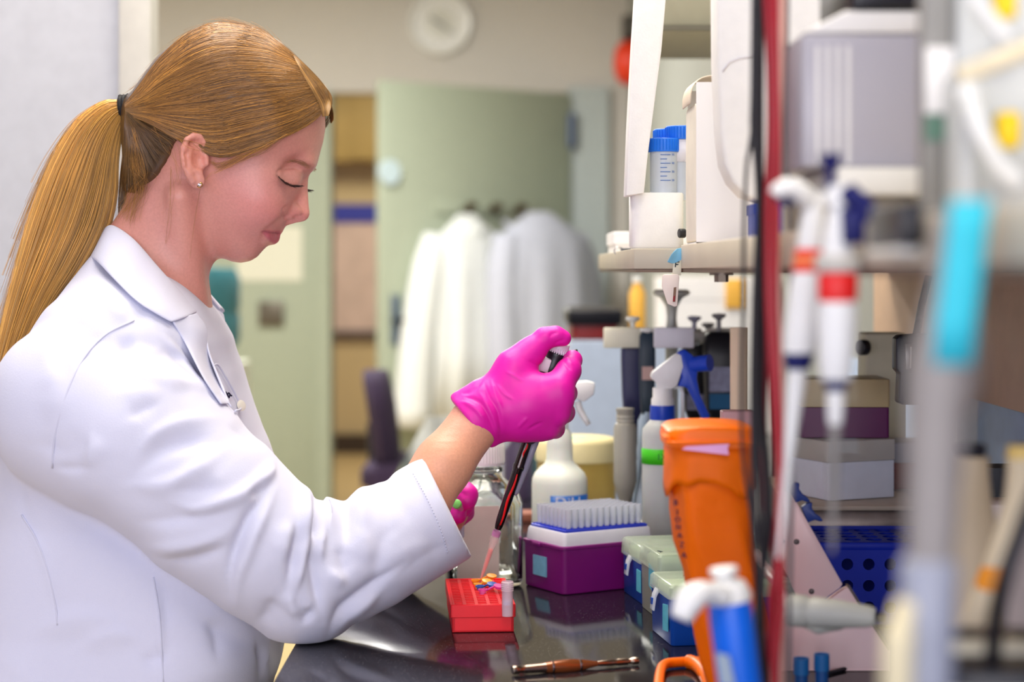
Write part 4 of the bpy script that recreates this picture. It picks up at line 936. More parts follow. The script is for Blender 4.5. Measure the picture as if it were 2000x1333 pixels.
for a_, b_, w_ in ((e0+.006, s1-.003, .0012), (s1+.009, s2-.006, .0014)):
    n_ = 10; wv = np.linspace(0, 1, n_); MB().tube([q(a_+(b_-a_)*k, .0004+.0006*math.sin(k*9), .0047-.0006*k) for k in wv], w_*(.55+.45*np.sin(np.pi*wv)), 8).build('red_reflection', mat('painted_red_reflection', (238, 26, 30), .25), pt, 180)  # red reflection on the chrome shaft, put in as coloured strips
MB(Fp).tube([(0, 0, 0), (0, 0, .001)], .0001, 4)
MB().tube([q(e0-.004, .0075, 0), q(e0+.02, .0074, 0), q(at_y(955), .0062, 0), q(at_y(962), .0052, 0)], [.0042, .0036, .0026, .0014], 10).build('ejector_arm', M_GREY, pt, 180)
tp = thing('pipette_tip', 'clear pipette tip holding pink liquid at the end of the pipette', 'pipette tip', q(at_y(1032)))
sT, sE = at_y(1036), LP_-.001
MB().lathe([(.0042, sT), (.0043, sT+.004), (.0040, sT+.006)], PA, 20, Fp, False).build('tip_collar', mat('tip_lilac', (208, 140, 196), .3, alpha=.8), tp, 50)
MB().lathe([(.0042, sT+.003), (.0039, sT+.011), (.0030, sT+.016), (.0026, sT+.030), (.0008, sE), (.0005, sE)], PA, 18, Fp, False).build('tip_body', mat('tip_clear', (244, 226, 224), .15, alpha=.38), tp, 50)
MB().lathe([(.0003, sT+.020), (.0022, sT+.020), (.0020, sT+.032), (.0006, sE-.001), (.0002, sE-.0005)], PA, 14, Fp).build('liquid', mat('pink_liquid', (250, 132, 126), .15, sss=.3), tp, 50)
for i in range(2): MB(Fp, q(sT+.006+.0001*i, 0, 0)).box((-.0042+i*.0080, -.0006, 0), (-.0038+i*.0080, .0006, .008)).build('rib', mat('tip_clear', 0), tp)

# capped tube in her left hand
ct = P(893, 986, 1.845); t = thing('capped_tube', 'small green-capped tube held in the far pink glove', 'tube', ct); Fc = frame((-.25, -.9, .35))
MB().lathe([(.0003, .0038), (.0042, .0036), (.0048, .003), (.0048, 0), (.0003, 0)], ct, 20, Fc).build('cap', mat('green_cap', (128, 214, 110), .4), t, 50)
MB().lathe([(.0040, 0), (.0040, -.016), (.0016, -.026), (.0003, -.026)], ct, 16, Fc).build('tube_body', mat('frosted_tube', 0), t, 50)

# square glass bottle with white cap
gb = np.array([-.0315, 2.005, B]); t = thing('glass_bottle', 'large clear square glass bottle with a white cap and paper label', 'bottle', gb)
GL = mat('clear_glass', (252, 254, 253), .015, trans=1, ior=1.45, var=(10, .0))
def sq_ring(z, s_, r): return rring(0, 0, z, s_, s_, min(r, s_/2-.0002), 6)
out = [(.0, .072, .014), (.002, .078, .017), (.006, .081, .018), (.088, .081, .018), (.098, .076, .026), (.106, .064, .031), (.112, .050, .0249), (.116, .041, .0204), (.120, .039, .0194), (.1215, .044, .0219), (.1245, .044, .0219), (.126, .038, .0189), (.138, .038, .0189)]
inn = [(.138, .033, .0164), (.118, .033, .0164), (.112, .042, .0209), (.104, .058, .028), (.096, .069, .023), (.087, .0745, .015), (.007, .0745, .015), (.0045, .068, .012)]
MB(rotz(.12), gb).loft([sq_ring(*a_) for a_ in out+inn]).build('glass_body', GL, t, 60)
cp_ = [(.0225, .128), (.0232, .130), (.0232, .150), (.0220, .153), (.0003, .1535)]
MB(T=gb).lathe(cp_, seg=36).build('cap', mat('white_cap', (238, 238, 234), .4), t, 40)
ribs = MB(T=gb)
for i in range(44):
    a_ = i*2*math.pi/44; ribs.cyl((.0232*math.cos(a_), .0232*math.sin(a_), .131), (.0232*math.cos(a_), .0232*math.sin(a_), .149), .0008, seg=5)
ribs.build('cap_ribs', MATS['white_cap'], t)['kind'] = 'stuff'
MB(rotz(.12), gb).box((-.032, -.0415, .010), (.013, -.0409, .088)).build('label', mat('bottle_label', (226, 212, 200), .8, var=(30, .05)), t)

# purple tip box and its rack of tips
pc = bz(1100, 1165); pl_ = bz(1022, 1143); dv_ = pl_-pc; yawp = math.atan2(dv_[1], dv_[0])-math.pi/2
R = rotz(yawp); LX, LY = .118, .0815; org = np.array([pc[0], pc[1], B])
def pbx(c=(0, 0, 0)): return MB(R, org+R @ np.array(c, float))
t = thing('purple_tip_box', 'dark purple pipette tip box with open top, blue deck and white tips', 'tip box', org+R @ (LX/2, LY/2, 0))
M_PUR = mat('purple_plastic', (120, 18, 110), .42, spec=.35, var=(40, .04), sss=.1); M_FR = mat('frosted_white', (226, 226, 236), .4, alpha=.82)
b = pbx((LX/2, LY/2, 0)); b.loft(round_box(LX, LY, [(0, .002), (.001, .001), (.004, .0008), (.047, 0), (.0475, -.0016), (.0500, -.0016), (.0505, 0), (.0505, .004), (.004, .005)], .006)); b.build('box_base', M_PUR, t, 40)
pbx().box((.0005-.0035, LY*.52, .0455), (.0, LY*.52+.016, .0495)).build('catch', M_PUR, t, 40, .0008)
b = pbx((LX/2, LY/2, 0)); b.loft(round_box(LX, LY, [(.0505, .0015), (.0620, .003), (.0640, .0045), (.0640, .009)], .006)); b.build('insert', M_FR, t, 40)
b = pbx((LX/2, LY/2, 0)); b.loft(round_box(LX, LY, [(.0635, .0060), (.0662, .0060), (.0665, .0066), (.0665, .012)], .004)); b.build('deck', mat('blue_deck', (38, 56, 190), .4), t, 40)
gr_ = pbx()
for i in range(13): x = .0105+i*.0081; gr_.box((x-.0006, .008, .0664), (x+.0006, LY-.008, .0674))
for j in range(9): y = .0085+j*.0081; gr_.box((.008, y-.0006, .0664), (LX-.008, y+.0006, .0674))
gr_.build('deck_grid', mat('blue_deck', 0), t)
pbx().box((-.0010, LY*.40, .0145), (.0004, LY*.40+.026, .0355)).build('tape_label', mat('light_blue_tape', (118, 176, 206), .7, var=(200, .08)), t, 40)
M_TIP = mat('tip_frosted', (232, 236, 244), .3, alpha=.42)
me_t = None
for i in range(12):
    for j in range(8):
        p = org+R @ np.array([.0145+i*.0081, .0125+j*.0081, .0660])
        if me_t is None:
            proto = MB().lathe([(.0022, 0), (.0030, .004), (.0033, .011), (.0036, .0115), (.0036, .0215), (.0032, .0215), (.0029, .0120), (.0020, .002)], (0, 0, 0), 10).build('rack_tip', M_TIP, None, 50); me_t = proto.data; o = proto
        else: o = proto.copy(); C.objects.link(o)
        o.location = Vector(p); tag(o, 'frosted white pipette tip standing in the purple box', 'pipette tip', 'tips in the purple box')

# blue tip boxes with clear lids
M_BLU = mat('blue_box_plastic', (12, 74, 168), .35, sss=.1); M_LID = mat('clear_lid', (214, 228, 206), .2, alpha=.42); M_LAT = mat('clear_latch', (230, 236, 240), .3, alpha=.75); M_GRN = mat('tip_insert_green', (206, 232, 180), .6)
M_TAPE = mat('teal_tape', (92, 186, 206), .7, var=(150, .08))
def tip_box(name, lab, corner, yawb, LX, LY, hb, hl, base_m, extras):
    R = rotz(yawb); org = np.array([corner[0], corner[1], B]); t = thing(name, lab, 'tip box', org+R @ (LX/2, LY/2, 0), 'clear-lidded tip boxes')
    M_ = lambda c=(0, 0, 0): MB(R, org+R @ np.array(c, float)); cc = (LX/2, LY/2, 0)
    b = M_(cc); b.loft(round_box(LX, LY, [(0, .002), (.001, .0015), (hb-.004, .0008), (hb, 0), (hb, .003), (.003, .004)], .004)); b.build('box_base', base_m, t, 40)
    b = M_(cc); b.loft(round_box(LX, LY, [(hb-.006, .006), (hb+hl*.45, .006)], .004)); b.build('tip_insert', M_GRN, t, 40)
    b = M_(cc); b.loft(round_box(LX, LY, [(hb-.001, -.0012), (hb+hl-.002, -.0004), (hb+hl, .0014), (hb+hl-.0012, .003), (hb, .0008)], .004)); b.build('lid', M_LID, t, 40)
    b = M_(cc); b.loft(round_box(LX, LY, [(hb+hl, .0016), (hb+hl+.0008, .0026)], .004)); b.build('lid_ridge', M_LID, t, 40)
    if 'latch' in extras:
        y = LY*extras['latch']; l = M_(); l.extrude3([(-.0015, y, hb+.002), (-.0045, y, hb-.004), (-.0065, y, hb-.018), (-.0045, y, hb-.019), (-.0025, y, hb-.006), (.0, y, hb-.001)], (0, .011, 0)); l.build('latch', M_LAT, t, 40, .0004, 1)
        M_().box((-.0066, y+.003, hb-.013), (-.0050, y+.008, hb-.007)).build('latch_slot', base_m, t)
    for (y0, z0, w_, h_, sk) in extras.get('tape', ()):
        M_().extrude3([(-.0008, LY*y0, z0), (-.0008, LY*y0+w_, z0+sk), (-.0008, LY*y0+w_, z0+h_+sk), (-.0008, LY*y0, z0+h_)], (.0009, 0, 0)).build('tape', M_TAPE, t)
    if 'mark' in extras:
        mk = mat('marker_ink', (40, 52, 60), .6); g = M_()
        for pts in extras['mark']: g.tube([np.array([LX*a_, LY*b_, hb+hl+.001]) for a_, b_ in pts], .0005, 5)
        g.build('marker_writing', mk, t)
    return t
c3 = bz(1309, 1264.5); l3 = bz(1269, 1231); y3 = math.atan2(l3[1]-c3[1], l3[0]-c3[0])-math.pi/2
tip_box('blue_tip_box', 'blue tip box with clear lid and latch, nearest of the three', c3, y3, .12, .0800, .0432, .0112, M_BLU, {'latch': .52, 'tape': [(.10, .012, .018, .024, -.002)], 'mark': [[(.22, .42), (.27, .62), (.25, .80)], [(.20, .60), (.30, .58)]]})
c2 = bz(1300, 1226); c2 = bz(1296, 1219)
tip_box('clear_tip_box', 'clear ribbed tip box between the two blue ones, with teal tape', c2+np.array([-.004, .012, 0]), y3, .12, .0800, .047, .016, mat('clear_ribbed', (204, 206, 184), .3, alpha=.6), {'tape': [(.12, .022, .028, .022, .006)], 'mark': [[(.05, .2), (.06, .3)], [(.04, .3), (.07, .22)]]})
c1 = bz(1252, 1183); l1 = bz(1200, 1165)
tip_box('blue_tip_box', 'blue tip box with clear lid beside the purple box, rearmost of the three', bz(1253, 1184), y3+.02, .12, .0850, .0425, .0150, M_BLU, {'latch': .45, 'tape': [(.03, .012, .016, .022, .0)]})

# white spray bottle behind
def bottle_body(prof, c, m, t, nm='bottle_body', seg=36): return MB(T=c).lathe(prof, seg=seg).build(nm, m, t, 50)
M_HDPE = mat('hdpe_white', (226, 230, 220), .4, sss=.3); M_TRG = mat('white_trigger', (238, 238, 236), .4)
wb = np.array([P(1093, 528, 2.14)[0], 2.14, B]); t = thing('white_spray_bottle', 'white spray bottle with a blue label and trigger, behind the tip box', 'bottle', wb)
pw = 2.14/FPX
zt = lambda py: EZ+(528-py)*pw-B
xb = lambda px: (px-1093)*pw
bottle_body([(.001, 0), (.030, 0), (.0323, .003), (.0323, zt(945)), (.0316, zt(934)), (.0290, zt(924)), (.0235, zt(914)), (.0175, zt(905)), (.0155, zt(895)), (.0150, zt(870)), (.0140, zt(848)), (.0105, zt(838)), (.001, zt(838))], wb, M_HDPE, t)
MB(T=wb).lathe([(.0100, zt(842)), (.0104, zt(838)), (.0098, zt(806)), (.0088, zt(800)), (.001, zt(800))], seg=28).build('trigger_collar', M_TRG, t, 40)
MB(T=wb).prism([(xb(1086), zt(832)), (xb(1106), zt(832)), (xb(1112), zt(790)), (xb(1122), zt(778)), (xb(1140), zt(785)), (xb(1160), zt(770)), (xb(1162), zt(748)), (xb(1146), zt(744)), (xb(1100), zt(748)), (xb(1088), zt(762))], -.008, .008).build('trigger_head', M_TRG, t, 40, .002)
MB(T=wb).tube([(xb(1128), 0, zt(785)), (xb(1132), 0, zt(800)), (xb(1142), 0, zt(818)), (xb(1150), 0, zt(830))], [.0042, .004, .0035, .003], 8).build('trigger', M_TRG, t, 180)
def wrap_label(name, c, r, a0, a1, z0, z1, m, t, n=18, lift=.0004):
    a = np.linspace(a0, a1, n); ra = r+lift; V = []; F = []
    for q_ in a: V += [(c[0]+ra*math.sin(q_), c[1]-ra*math.cos(q_), c[2]+z0), (c[0]+ra*math.sin(q_), c[1]-ra*math.cos(q_), c[2]+z1)]
    F = [(2*i, 2*i+2, 2*i+3, 2*i+1) for i in range(n-1)]
    o = MB().add(V, F).build(name, m, t, 180); md = o.modifiers.new('thick', 'SOLIDIFY'); md.thickness = .0004; return o
def wrap_text(name, body, size, c, r, ang, z, m, t):
    """lettering bent round a bottle"""
    o = text_obj(name, body, size, m, (0, 0, 0), Matrix.Identity(3), None, .0001); me = o.data
    for v_ in me.vertices:
        q_ = ang+v_.co.x/r; rr = r+.0008+v_.co.z; v_.co = (c[0]+rr*math.sin(q_), c[1]-rr*math.cos(q_), c[2]+z+v_.co.y)
    adopt(o, t); return o
wrap_label('label', wb, .0323, -.35, 1.35, zt(1012), zt(963), mat('label_blue', (24, 92, 176), .4), t)
wrap_text('label_text', 'DiH', .019, wb, .0323, .30, zt(978), mat('label_white', (236, 234, 244), .5), t)
# cream bucket
cb = np.array([P(1127, 528, 2.42)[0], 2.42, B]); t = thing('cream_bucket', 'cream plastic tub with a pale lid behind the white spray bottle', 'tub', cb)
MB(T=cb).lathe([(.001, 0), (.046, 0), (.049, .003), (.0525, .098), (.001, .098)], seg=40).build('tub_body', mat('yellow_plastic', (214, 184, 96), .45, sss=.2), t, 50)
MB(T=cb).lathe([(.0535, .090), (.0548, .091), (.0548, .114), (.052, .119), (.045, .1205), (.001, .1205)], seg=40).build('lid', mat('cream_lid', (240, 226, 172), .45), t, 50)
MB(T=cb).box((-.012, -.03, .1205), (.012, -.008, .122)).build('lid_sticker', mat('mint_sticker', (150, 214, 190), .6), t)
# blue-collared spray bottle
sb = np.array([P(1294, 528, 2.08)[0], 2.08, B]); k = 2.08/FPX; t = thing('blue_spray_bottle', 'spray bottle with white and blue trigger head and green tape band', 'bottle', sb)
zt = lambda py: EZ+(528-py)*k-B
xb = lambda px: (px-1294)*k
M_BT = mat('bottle_grey_white', (206, 210, 206), .4, sss=.2); M_TB = mat('trigger_blue', (20, 66, 190), .35)
bottle_body([(.001, 0), (.021, 0), (.0232, .003), (.0232, zt(850)), (.0226, zt(838)), (.0180, zt(828)), (.0150, zt(822)), (.0135, zt(818)), (.001, zt(818))], sb, M_BT, t)
MB(T=sb).lathe([(.0138, zt(822)), (.0146, zt(818)), (.0140, zt(792)), (.001, zt(792))], seg=30).build('collar', M_TB, t, 40)
MB(T=sb).lathe([(.0128, zt(793)), (.0128, zt(780)), (.0112, zt(776)), (.0112, zt(758)), (.001, zt(757))], seg=28).build('neck', M_TRG, t, 40)
MB(T=sb).prism([(xb(1284), zt(760)), (xb(1282), zt(748)), (xb(1270), zt(738)), (xb(1272), zt(728)), (xb(1321), zt(690)), (xb(1330), zt(692)), (xb(1334), zt(716)), (xb(1322), zt(752)), (xb(1312), zt(760))], -.009, .009).build('trigger_head', M_TRG, t, 40, .002)
MB(T=sb).prism([(xb(1322), zt(688)), (xb(1336), zt(682)), (xb(1352), zt(694)), (xb(1362), zt(712)), (xb(1360), zt(740)), (xb(1366), zt(770)), (xb(1380), zt(800)), (xb(1386), zt(812)), (xb(1380), zt(822)), (xb(1370), zt(818)), (xb(1352), zt(780)), (xb(1340), zt(756)), (xb(1322), zt(754)), (xb(1330), zt(736)), (xb(1326), zt(722)), (xb(1318), zt(712))], -.0085, .0085).build('trigger', M_TB, t, 40, .002)
MB(T=sb).cyl((xb(1352), -.002, zt(712)), (xb(1384), -.014, zt(708)), .0088, .0095, 20).build('nozzle', M_TB, t, 50)
MB(T=sb).tube([(xb(1316), .002, zt(758)), (xb(1330), .004, zt(757)), (xb(1334), .004, zt(770)), (xb(1334), .004, zt(826))], .0022, 8).build('pump_rod', M_TRG, t, 180)
wrap_label('tape_band', sb, .0232, -1.5, 1.5, zt(905), zt(875), mat('green_tape', (70, 214, 20), .5), t)
wrap_text('tape_writing', '1XX', .010, sb, .0232, .05, zt(890), mat('marker_green', (20, 110, 24), .6), t)

# pipette carousel with hanging pipettes
cx = np.array([P(1312, 528, 2.33)[0], 2.33, B]); k = 2.33/FPX; zt = lambda py: EZ+(528-py)*k-B
M_CG = mat('carousel_grey', (200, 198, 190), .45); M_CM = mat('carousel_metal', (196, 198, 190), .4, .2)
t = thing('pipette_carousel', 'round pipette stand with grey clips and a flared handle, behind the orange bin', 'pipette stand', cx)
MB(T=cx).lathe([(.001, 0), (.072, 0), (.078, .004), (.076, .014), (.02, .022), (.001, .022)], seg=40).build('base', M_CG, t, 50)
MB(T=cx).lathe([(.008, .02), (.008, zt(660)), (.011, zt(655)), (.0075, zt(640)), (.0060, zt(622)), (.0075, zt(600)), (.014, zt(582)), (.0225, zt(576)), (.0235, zt(570)), (.020, zt(566)), (.001, zt(566))], seg=28).build('pole', M_CM, t, 50)
MB(T=cx).lathe([(.010, zt(676)), (.034, zt(674)), (.036, zt(664)), (.010, zt(660))], seg=28).build('hub', M_CG, t, 50)
clips = [(1217, 2.28, 76, (226, 222, 200)), (1316, 2.235, 78, (230, 228, 234)), (1412, 2.32, 62, (196, 190, 178)), (1340, 2.42, 60, (170, 168, 160))]
pipes = []
for i, (px, d, w_, c) in enumerate(clips):
    b0 = P(px, 660, d); h = w_*d/FPX/2
    MB().box((b0[0]-h, d-.007, b0[2]-.0125), (b0[0]+h, d+.007, b0[2]+.0125)).build('clip', mat('clip_%d_plastic' % i, c, .5), t, 40, .002)
    MB().tube([(cx[0], cx[1], b0[2]), (b0[0], d+.004, b0[2])], .008, 8).build('arm', M_CG, t)
def hung_pipette(lab, px, d, ytop, yend, body, w_, knob_c, lab_c=None, slim=None, lean=0):
    """pipette hanging straight down from the carousel"""
    k = d/FPX; c = np.array([P(px, 528, d)[0], d, 0]); z = lambda py: EZ+(528-py)*k
    t = thing('hanging_pipette', lab, 'pipette', (c[0], d, z(yend)), 'pipettes on the carousel')
    MB(T=c).lathe([(.001, z(ytop)), (.0085, z(ytop)-.001), (.0092, z(ytop)-.004), (.003, z(ytop)-.0085), (.0030, z(656)), (.001, z(656))], seg=20).build('plunger_knob', knob_c, t, 50)
    hw = w_*k/2; ys = [648, 656, 700, 770, 800, 820]; ws = [.7, 1, 1.05, .95, .85, .5]
    MB(T=c).loft([rring(0, 0, z(y), 2*hw*f, 2*hw*f*.8, hw*.3) for y, f in zip(ys, ws)]).build('handle', body, t, 50)
    ze = z(yend); q0 = np.array([0, 0, z(805)]); q1 = np.array([lean*k, 0, ze])
    if lean: MB(T=c).tube([q0*(1-f)+q1*f for f in (0, .45, .5, 1)], [.0066, .0062, .0042, .0022], 14).build('shaft', slim, t, 60)
    else: MB(T=c).lathe([(hw*.45, z(818)), (hw*.40, z(818)*.6+ze*.4), (.0045, z(818)*.3+ze*.7), (.0026, ze), (.0005, ze)], seg=16).build('shaft', slim or body, t, 50)
    if lab_c:
        for nm, y0, y1, m in lab_c: MB(T=c).box((-hw*.72, -hw*.86, z(y1)), (hw*.72, -hw*.80, z(y0))).build(nm, m, t)
M_NV = mat('navy_plastic', (38, 40, 84), .4); M_DT = mat('dark_teal_plastic', (20, 42, 58), .4); M_K1 = mat('knob_white', (236, 236, 232), .35); M_K2 = mat('knob_grey', (140, 138, 140), .35); M_K3 = mat('knob_lilac', (160, 158, 178), .35)
M_LB = mat('pipette_label', (150, 152, 176), .6, var=(120, .2)); M_LT = mat('label_teal', (16, 92, 136), .6); M_SB = mat('pale_blue_shaft', (176, 196, 216), .4)
hung_pipette('dark navy pipette hanging from the left clip of the carousel', 1236, 2.30, 618, 1045, M_NV, 44, M_K1, None, M_NV)
hung_pipette('dark teal pipette with pale blue shaft beside the left clip', 1264, 2.255, 640, 985, M_DT, 30, M_K1, [('window', 716, 742, mat('pink_window', (206, 170, 160), .5))], M_SB, -26)
hung_pipette('black pipette with grey and teal labels on the right clip', 1404, 2.30, 612, 1030, M_BLK, 58, M_K2, [('grey_label', 716, 764, M_LB), ('teal_label', 768, 798, M_LT)], M_BLK)
hung_pipette('black pipette with a lilac knob behind the blue trigger', 1356, 2.36, 617, 1030, M_BLK, 46, M_K3, [('grey_label', 770, 800, M_LB)], M_BLK)
hung_pipette('black pipette with a grey knob at the back of the carousel', 1383, 2.42, 630, 1020, M_BLK, 40, M_K2)
gp = np.array([P(1221, 528, 2.20)[0], 2.20, B]); k = 2.20/FPX; zt = lambda py: EZ+(528-py)*k-B
t = thing('grey_dispenser', 'grey ribbed dispenser standing left of the blue spray bottle', 'dispenser', gp)
MB(T=gp).lathe([(.001, 0), (.016, 0), (.016, .006), (.006, .010), (.0058, zt(985)), (.010, zt(965)), (.0138, zt(940)), (.0138, zt(838)), (.0120, zt(828)), (.0100, zt(826)), (.0100, zt(806)), (.0108, zt(804)), (.0108, zt(798)), (.001, zt(796))], seg=14).build('dispenser_body', mat('dispenser_grey', (168, 164, 152), .45), t, 35)
for y in (812, 820): MB(T=gp).lathe([(.0100, zt(y)), (.0108, zt(y)), (.0108, zt(y+3)), (.0100, zt(y+3))], seg=18, cap=False).build('ring', mat('dispenser_ring', (198, 194, 180), .45), t)

# far end of the bench: pale blue instrument with dark red top
ib = np.array([.25, 3.62, B]); t = thing('blue_instrument', 'pale blue instrument with a dark red band and black lid at the far bench end', 'instrument', ib)
MB(T=ib).loft(round_box(.285, .30, [(.003, .004), (.006, 0), (.205, 0), (.207, .004)], .012)).build('housing', mat('pale_blue_paint', (182, 196, 218), .5), t, 50)
MB(T=ib).loft(round_box(.28, .29, [(.207, .0), (.209, .0)], .010)).build('top_seam', M_BLK, t, 50)
MB(T=ib+(-.093, 0, 0)).loft(round_box(.088, .26, [(.209, 0), (.236, 0)], .010)).build('red_band', mat('dark_red_plastic', (124, 16, 18), .4), t, 50)
MB(T=ib+(-.093, 0, 0)).loft(round_box(.105, .28, [(.236, .003), (.240, 0), (.262, 0), (.266, .006)], .010)).build('lid', M_BLK, t, 50)
for sx in (-.12, .12):
    for sy in (-.12, .12): MB(T=ib).lathe([(.012, 0), (.012, .004), (.001, .004)], (sx, sy, 0), 10).build('foot', M_BLK, t)
for lab, px, d, r, h, c in (('dark plum bottle standing far behind the glass bottle', 1012, 2.75, .022, .10, (70, 58, 84)), ('teal green bottle behind the glass bottle, beside the plum one', 1030, 2.95, .016, .085, (52, 96, 96))):
    p = np.array([P(px, 528, d)[0], d, B]); t = thing('small_bottle', lab, 'bottle', p)
    MB(T=p).lathe([(.001, 0), (r, 0), (r, h*.7), (r*.5, h*.84), (r*.5, h*.9), (.001, h*.9)], seg=20).build('bottle_body', mat('bottle_'+str(px), c, .4), t, 50)
    MB(T=p).lathe([(r*.56, h*.86), (r*.56, h), (.001, h)], seg=18).build('cap', mat('bottle_cap_'+str(px), (90, 84, 100), .5), t, 50)
p = np.array([P(1020, 528, 2.5)[0], 2.5, B]); t = thing('wooden_block', 'red brown low wooden block on the bench behind the glass bottle', 'block', p)
MB(T=p).box((-.03, -.02, 0), (.03, .02, .012)).build('block', mat('red_brown_wood', (146, 88, 72), .5), t, 40, .001)

# orange bin with its bag
oc_ = np.array([P(1384, 528, 1.45)[0], 1.45, B]); k = 1.45/FPX; zt = lambda py: EZ+(528-py)*k-B; xb = lambda px: (px-1384)*k
M_OR = mat('orange_plastic', (255, 116, 0), .38, sss=.15, spec=.3); M_OB2 = mat('orange_bag', (255, 112, 0), .5, bump=(45, .5), sss=.15, spec=.25)
t = thing('orange_waste_bin', 'tall slim orange biohazard bin with lid and orange bag', 'bin', oc_)
def orow(z, x0, x1, dp, wv, ph):
    cxm, hx = (x0+x1)/2, (x1-x0)/2; pts = []
    for i in range(40):
        a = 2*math.pi*i/40; c_, s_ = math.cos(a), math.sin(a); e = .62
        x = cxm+hx*np.sign(c_)*abs(c_)**e; y = dp*np.sign(s_)*abs(s_)**e; w2 = 1+wv*math.sin(5*a+ph)+wv*.7*math.sin(9*a-ph*2)
        pts.append((cxm+(x-cxm)*w2, y*w2, z))
    return np.array(pts)
rows = []
for py, x0, x1, dp, wv in [(868, 1301, 1470, .040, .0), (900, 1303, 1470, .040, .01), (940, 1306, 1468, .039, .012), (960, 1310, 1466, .038, .015), (1000, 1313, 1464, .037, .02), (1060, 1322, 1470, .035, .03), (1110, 1335, 1478, .033, .03), (1170, 1346, 1486, .031, .03), (1230, 1354, 1494, .029, .03), (1290, 1366, 1500, .027, .025), (1345, 1384, 1500, .024, .02), (1368, 1395, 1495, .02, .0)]:
    rows.append(orow(max(zt(py), .0005), xb(x0), xb(x1), dp, wv*1.9, py*.012))
MB(T=oc_).loft(rows).build('bag', M_OB2, t, 60)
cuff = []
for j, (py, gx_, am) in enumerate([(866, 0, 0), (868, 5, 0), (900, 6, .3), (930, 8, .8), (946, 9, 1)]):
    r_ = orow(zt(py), xb(1301-gx_*.5), xb(1470+gx_*.4), .040+gx_*k*.5, .004*am, 1.0)
    for i in range(40): r_[i, 2] += am*(.0055*math.sin(2*math.pi*i/40*3+1.2)+.003*math.sin(2*math.pi*i/40*7)); r_[i, 1] *= 1+am*.04*math.sin(i*1.9)
    cuff.append(r_)
o = MB(T=oc_).loft(cuff, False).build('bag_cuff', M_OB2, t, 60); md = o.modifiers.new('thick', 'SOLIDIFY'); md.thickness = .0008
MB(T=oc_).loft([rring(xb(1384), 0, zt(py), (x1-x0)*k, .086, .016, 6) for py, x0, x1 in ((866, 1296, 1473), (848, 1294, 1474), (846, 1296, 1474), (836, 1300, 1474), (829, 1312, 1466), (826, 1330, 1450))]).build('lid', M_OR, t, 40)
MB(T=oc_).box((xb(1290), -.0455, zt(858)), (xb(1474), -.0415, zt(852))).build('lid_lip', M_OR, t, 40, .001)
MB(T=oc_).prism([(xb(1286), zt(842)), (xb(1300), zt(842)), (xb(1306), zt(856)), (xb(1298), zt(858))], -.044, -.02).build('lid_spout', M_OR, t, 40, .001)
MB(T=oc_).extrude3([(xb(1322), -.0436, zt(868)), (xb(1410), -.0452, zt(878)), (xb(1408), -.0452, zt(864)), (xb(1412), -.0450, zt(857)), (xb(1330), -.0452, zt(862))], (0, .0012, 0)).build('pink_tape', mat('pink_tape', (255, 186, 232), .5), t)
ot = mat('bag_print', (70, 30, 66), .6)
for i, (ch, px, py) in enumerate([('B', 1313, 973), ('I', 1316, 992), ('O', 1317, 1006), ('H', 1318, 1020), ('A', 1321, 1036), ('Z', 1325, 1054), ('A', 1329, 1074)]):
    text_obj('bag_print', ch, .0062, ot, (oc_[0]+xb(px), oc_[1]-.0310+.0002*i, oc_[2]+zt(py)), (Matrix.Rotation(math.radians(-38), 3, 'Z') @ Matrix.Rotation(math.pi/2, 3, 'X')), t, .0006)
# orange wire frame foot
t = thing('orange_wire_frame', 'orange plastic handle frame lying on the bench edge below the bin', 'frame', bz(1340, 1318))
zf = B+.0052
fp = lambda px, py, up=0: (lambda d: P(px, py, d))(FPX*(EZ-zf-up)/(py-528))
MB().tube(cr([fp(1284, 1380), fp(1286, 1345), fp(1290, 1312), fp(1300, 1298), fp(1330, 1294), fp(1372, 1293), fp(1388, 1300), fp(1395, 1325), fp(1402, 1372)], 40), .0042, 10).build('loop', M_OR, t, 180)
MB().tube(cr([fp(1345, 1293), fp(1362, 1300), fp(1378, 1318), fp(1392, 1350)], 16), .0062, 10).build('grip', M_OR, t, 180)

# metal tool with amber handle
a, b_ = bz(1000, 1321)+(0, 0, .0048), bz(1246, 1300)+(0, 0, .004); dT = b_-a; t = thing('metal_probe', 'slim metal hand tool with a swollen amber handle lying on the bench', 'tool', (a+b_)/2*np.array([1, 1, 0])+np.array([0, 0, B]))
Ft = frame(dT, (0, 0, 1)); LT = np.linalg.norm(dT)
M_ST = mat('tool_steel', (176, 160, 146), .22, 1); M_AM = mat('tool_amber', (150, 84, 46), .12, .5, coat=.6)
MB().lathe([(.0004, 0), (.0034, .0004), (.0038, .002), (.0036, .006), (.0030, .007), (.0036, .012), (.0040, .026), (.0044, .030)], a, 22, Ft).build('end_cap', M_ST, t, 50)
MB().lathe([(.0042, .029), (.0050, .036), (.0058, .046), (.0056, .056), (.0044, .066), (.0028, .074), (.0022, .078)], a, 22, Ft).build('handle', M_AM, t, 60)
MB().lathe([(.0022, .077), (.0026, .082), (.0030, .092), (.0026, .094), (.0031, .097), (.0031, LT-.010), (.0024, LT-.0095), (.0024, LT-.007), (.0031, LT-.006), (.0031, LT), (.0003, LT)], a, 18, Ft).build('shaft', M_ST, t, 50)
for s_ in (.035, .060): MB().lathe([(.0046, s_), (.0056, s_+.001), (.0050, s_+.0025)], a, 20, Ft, False).build('band', M_ST, t)
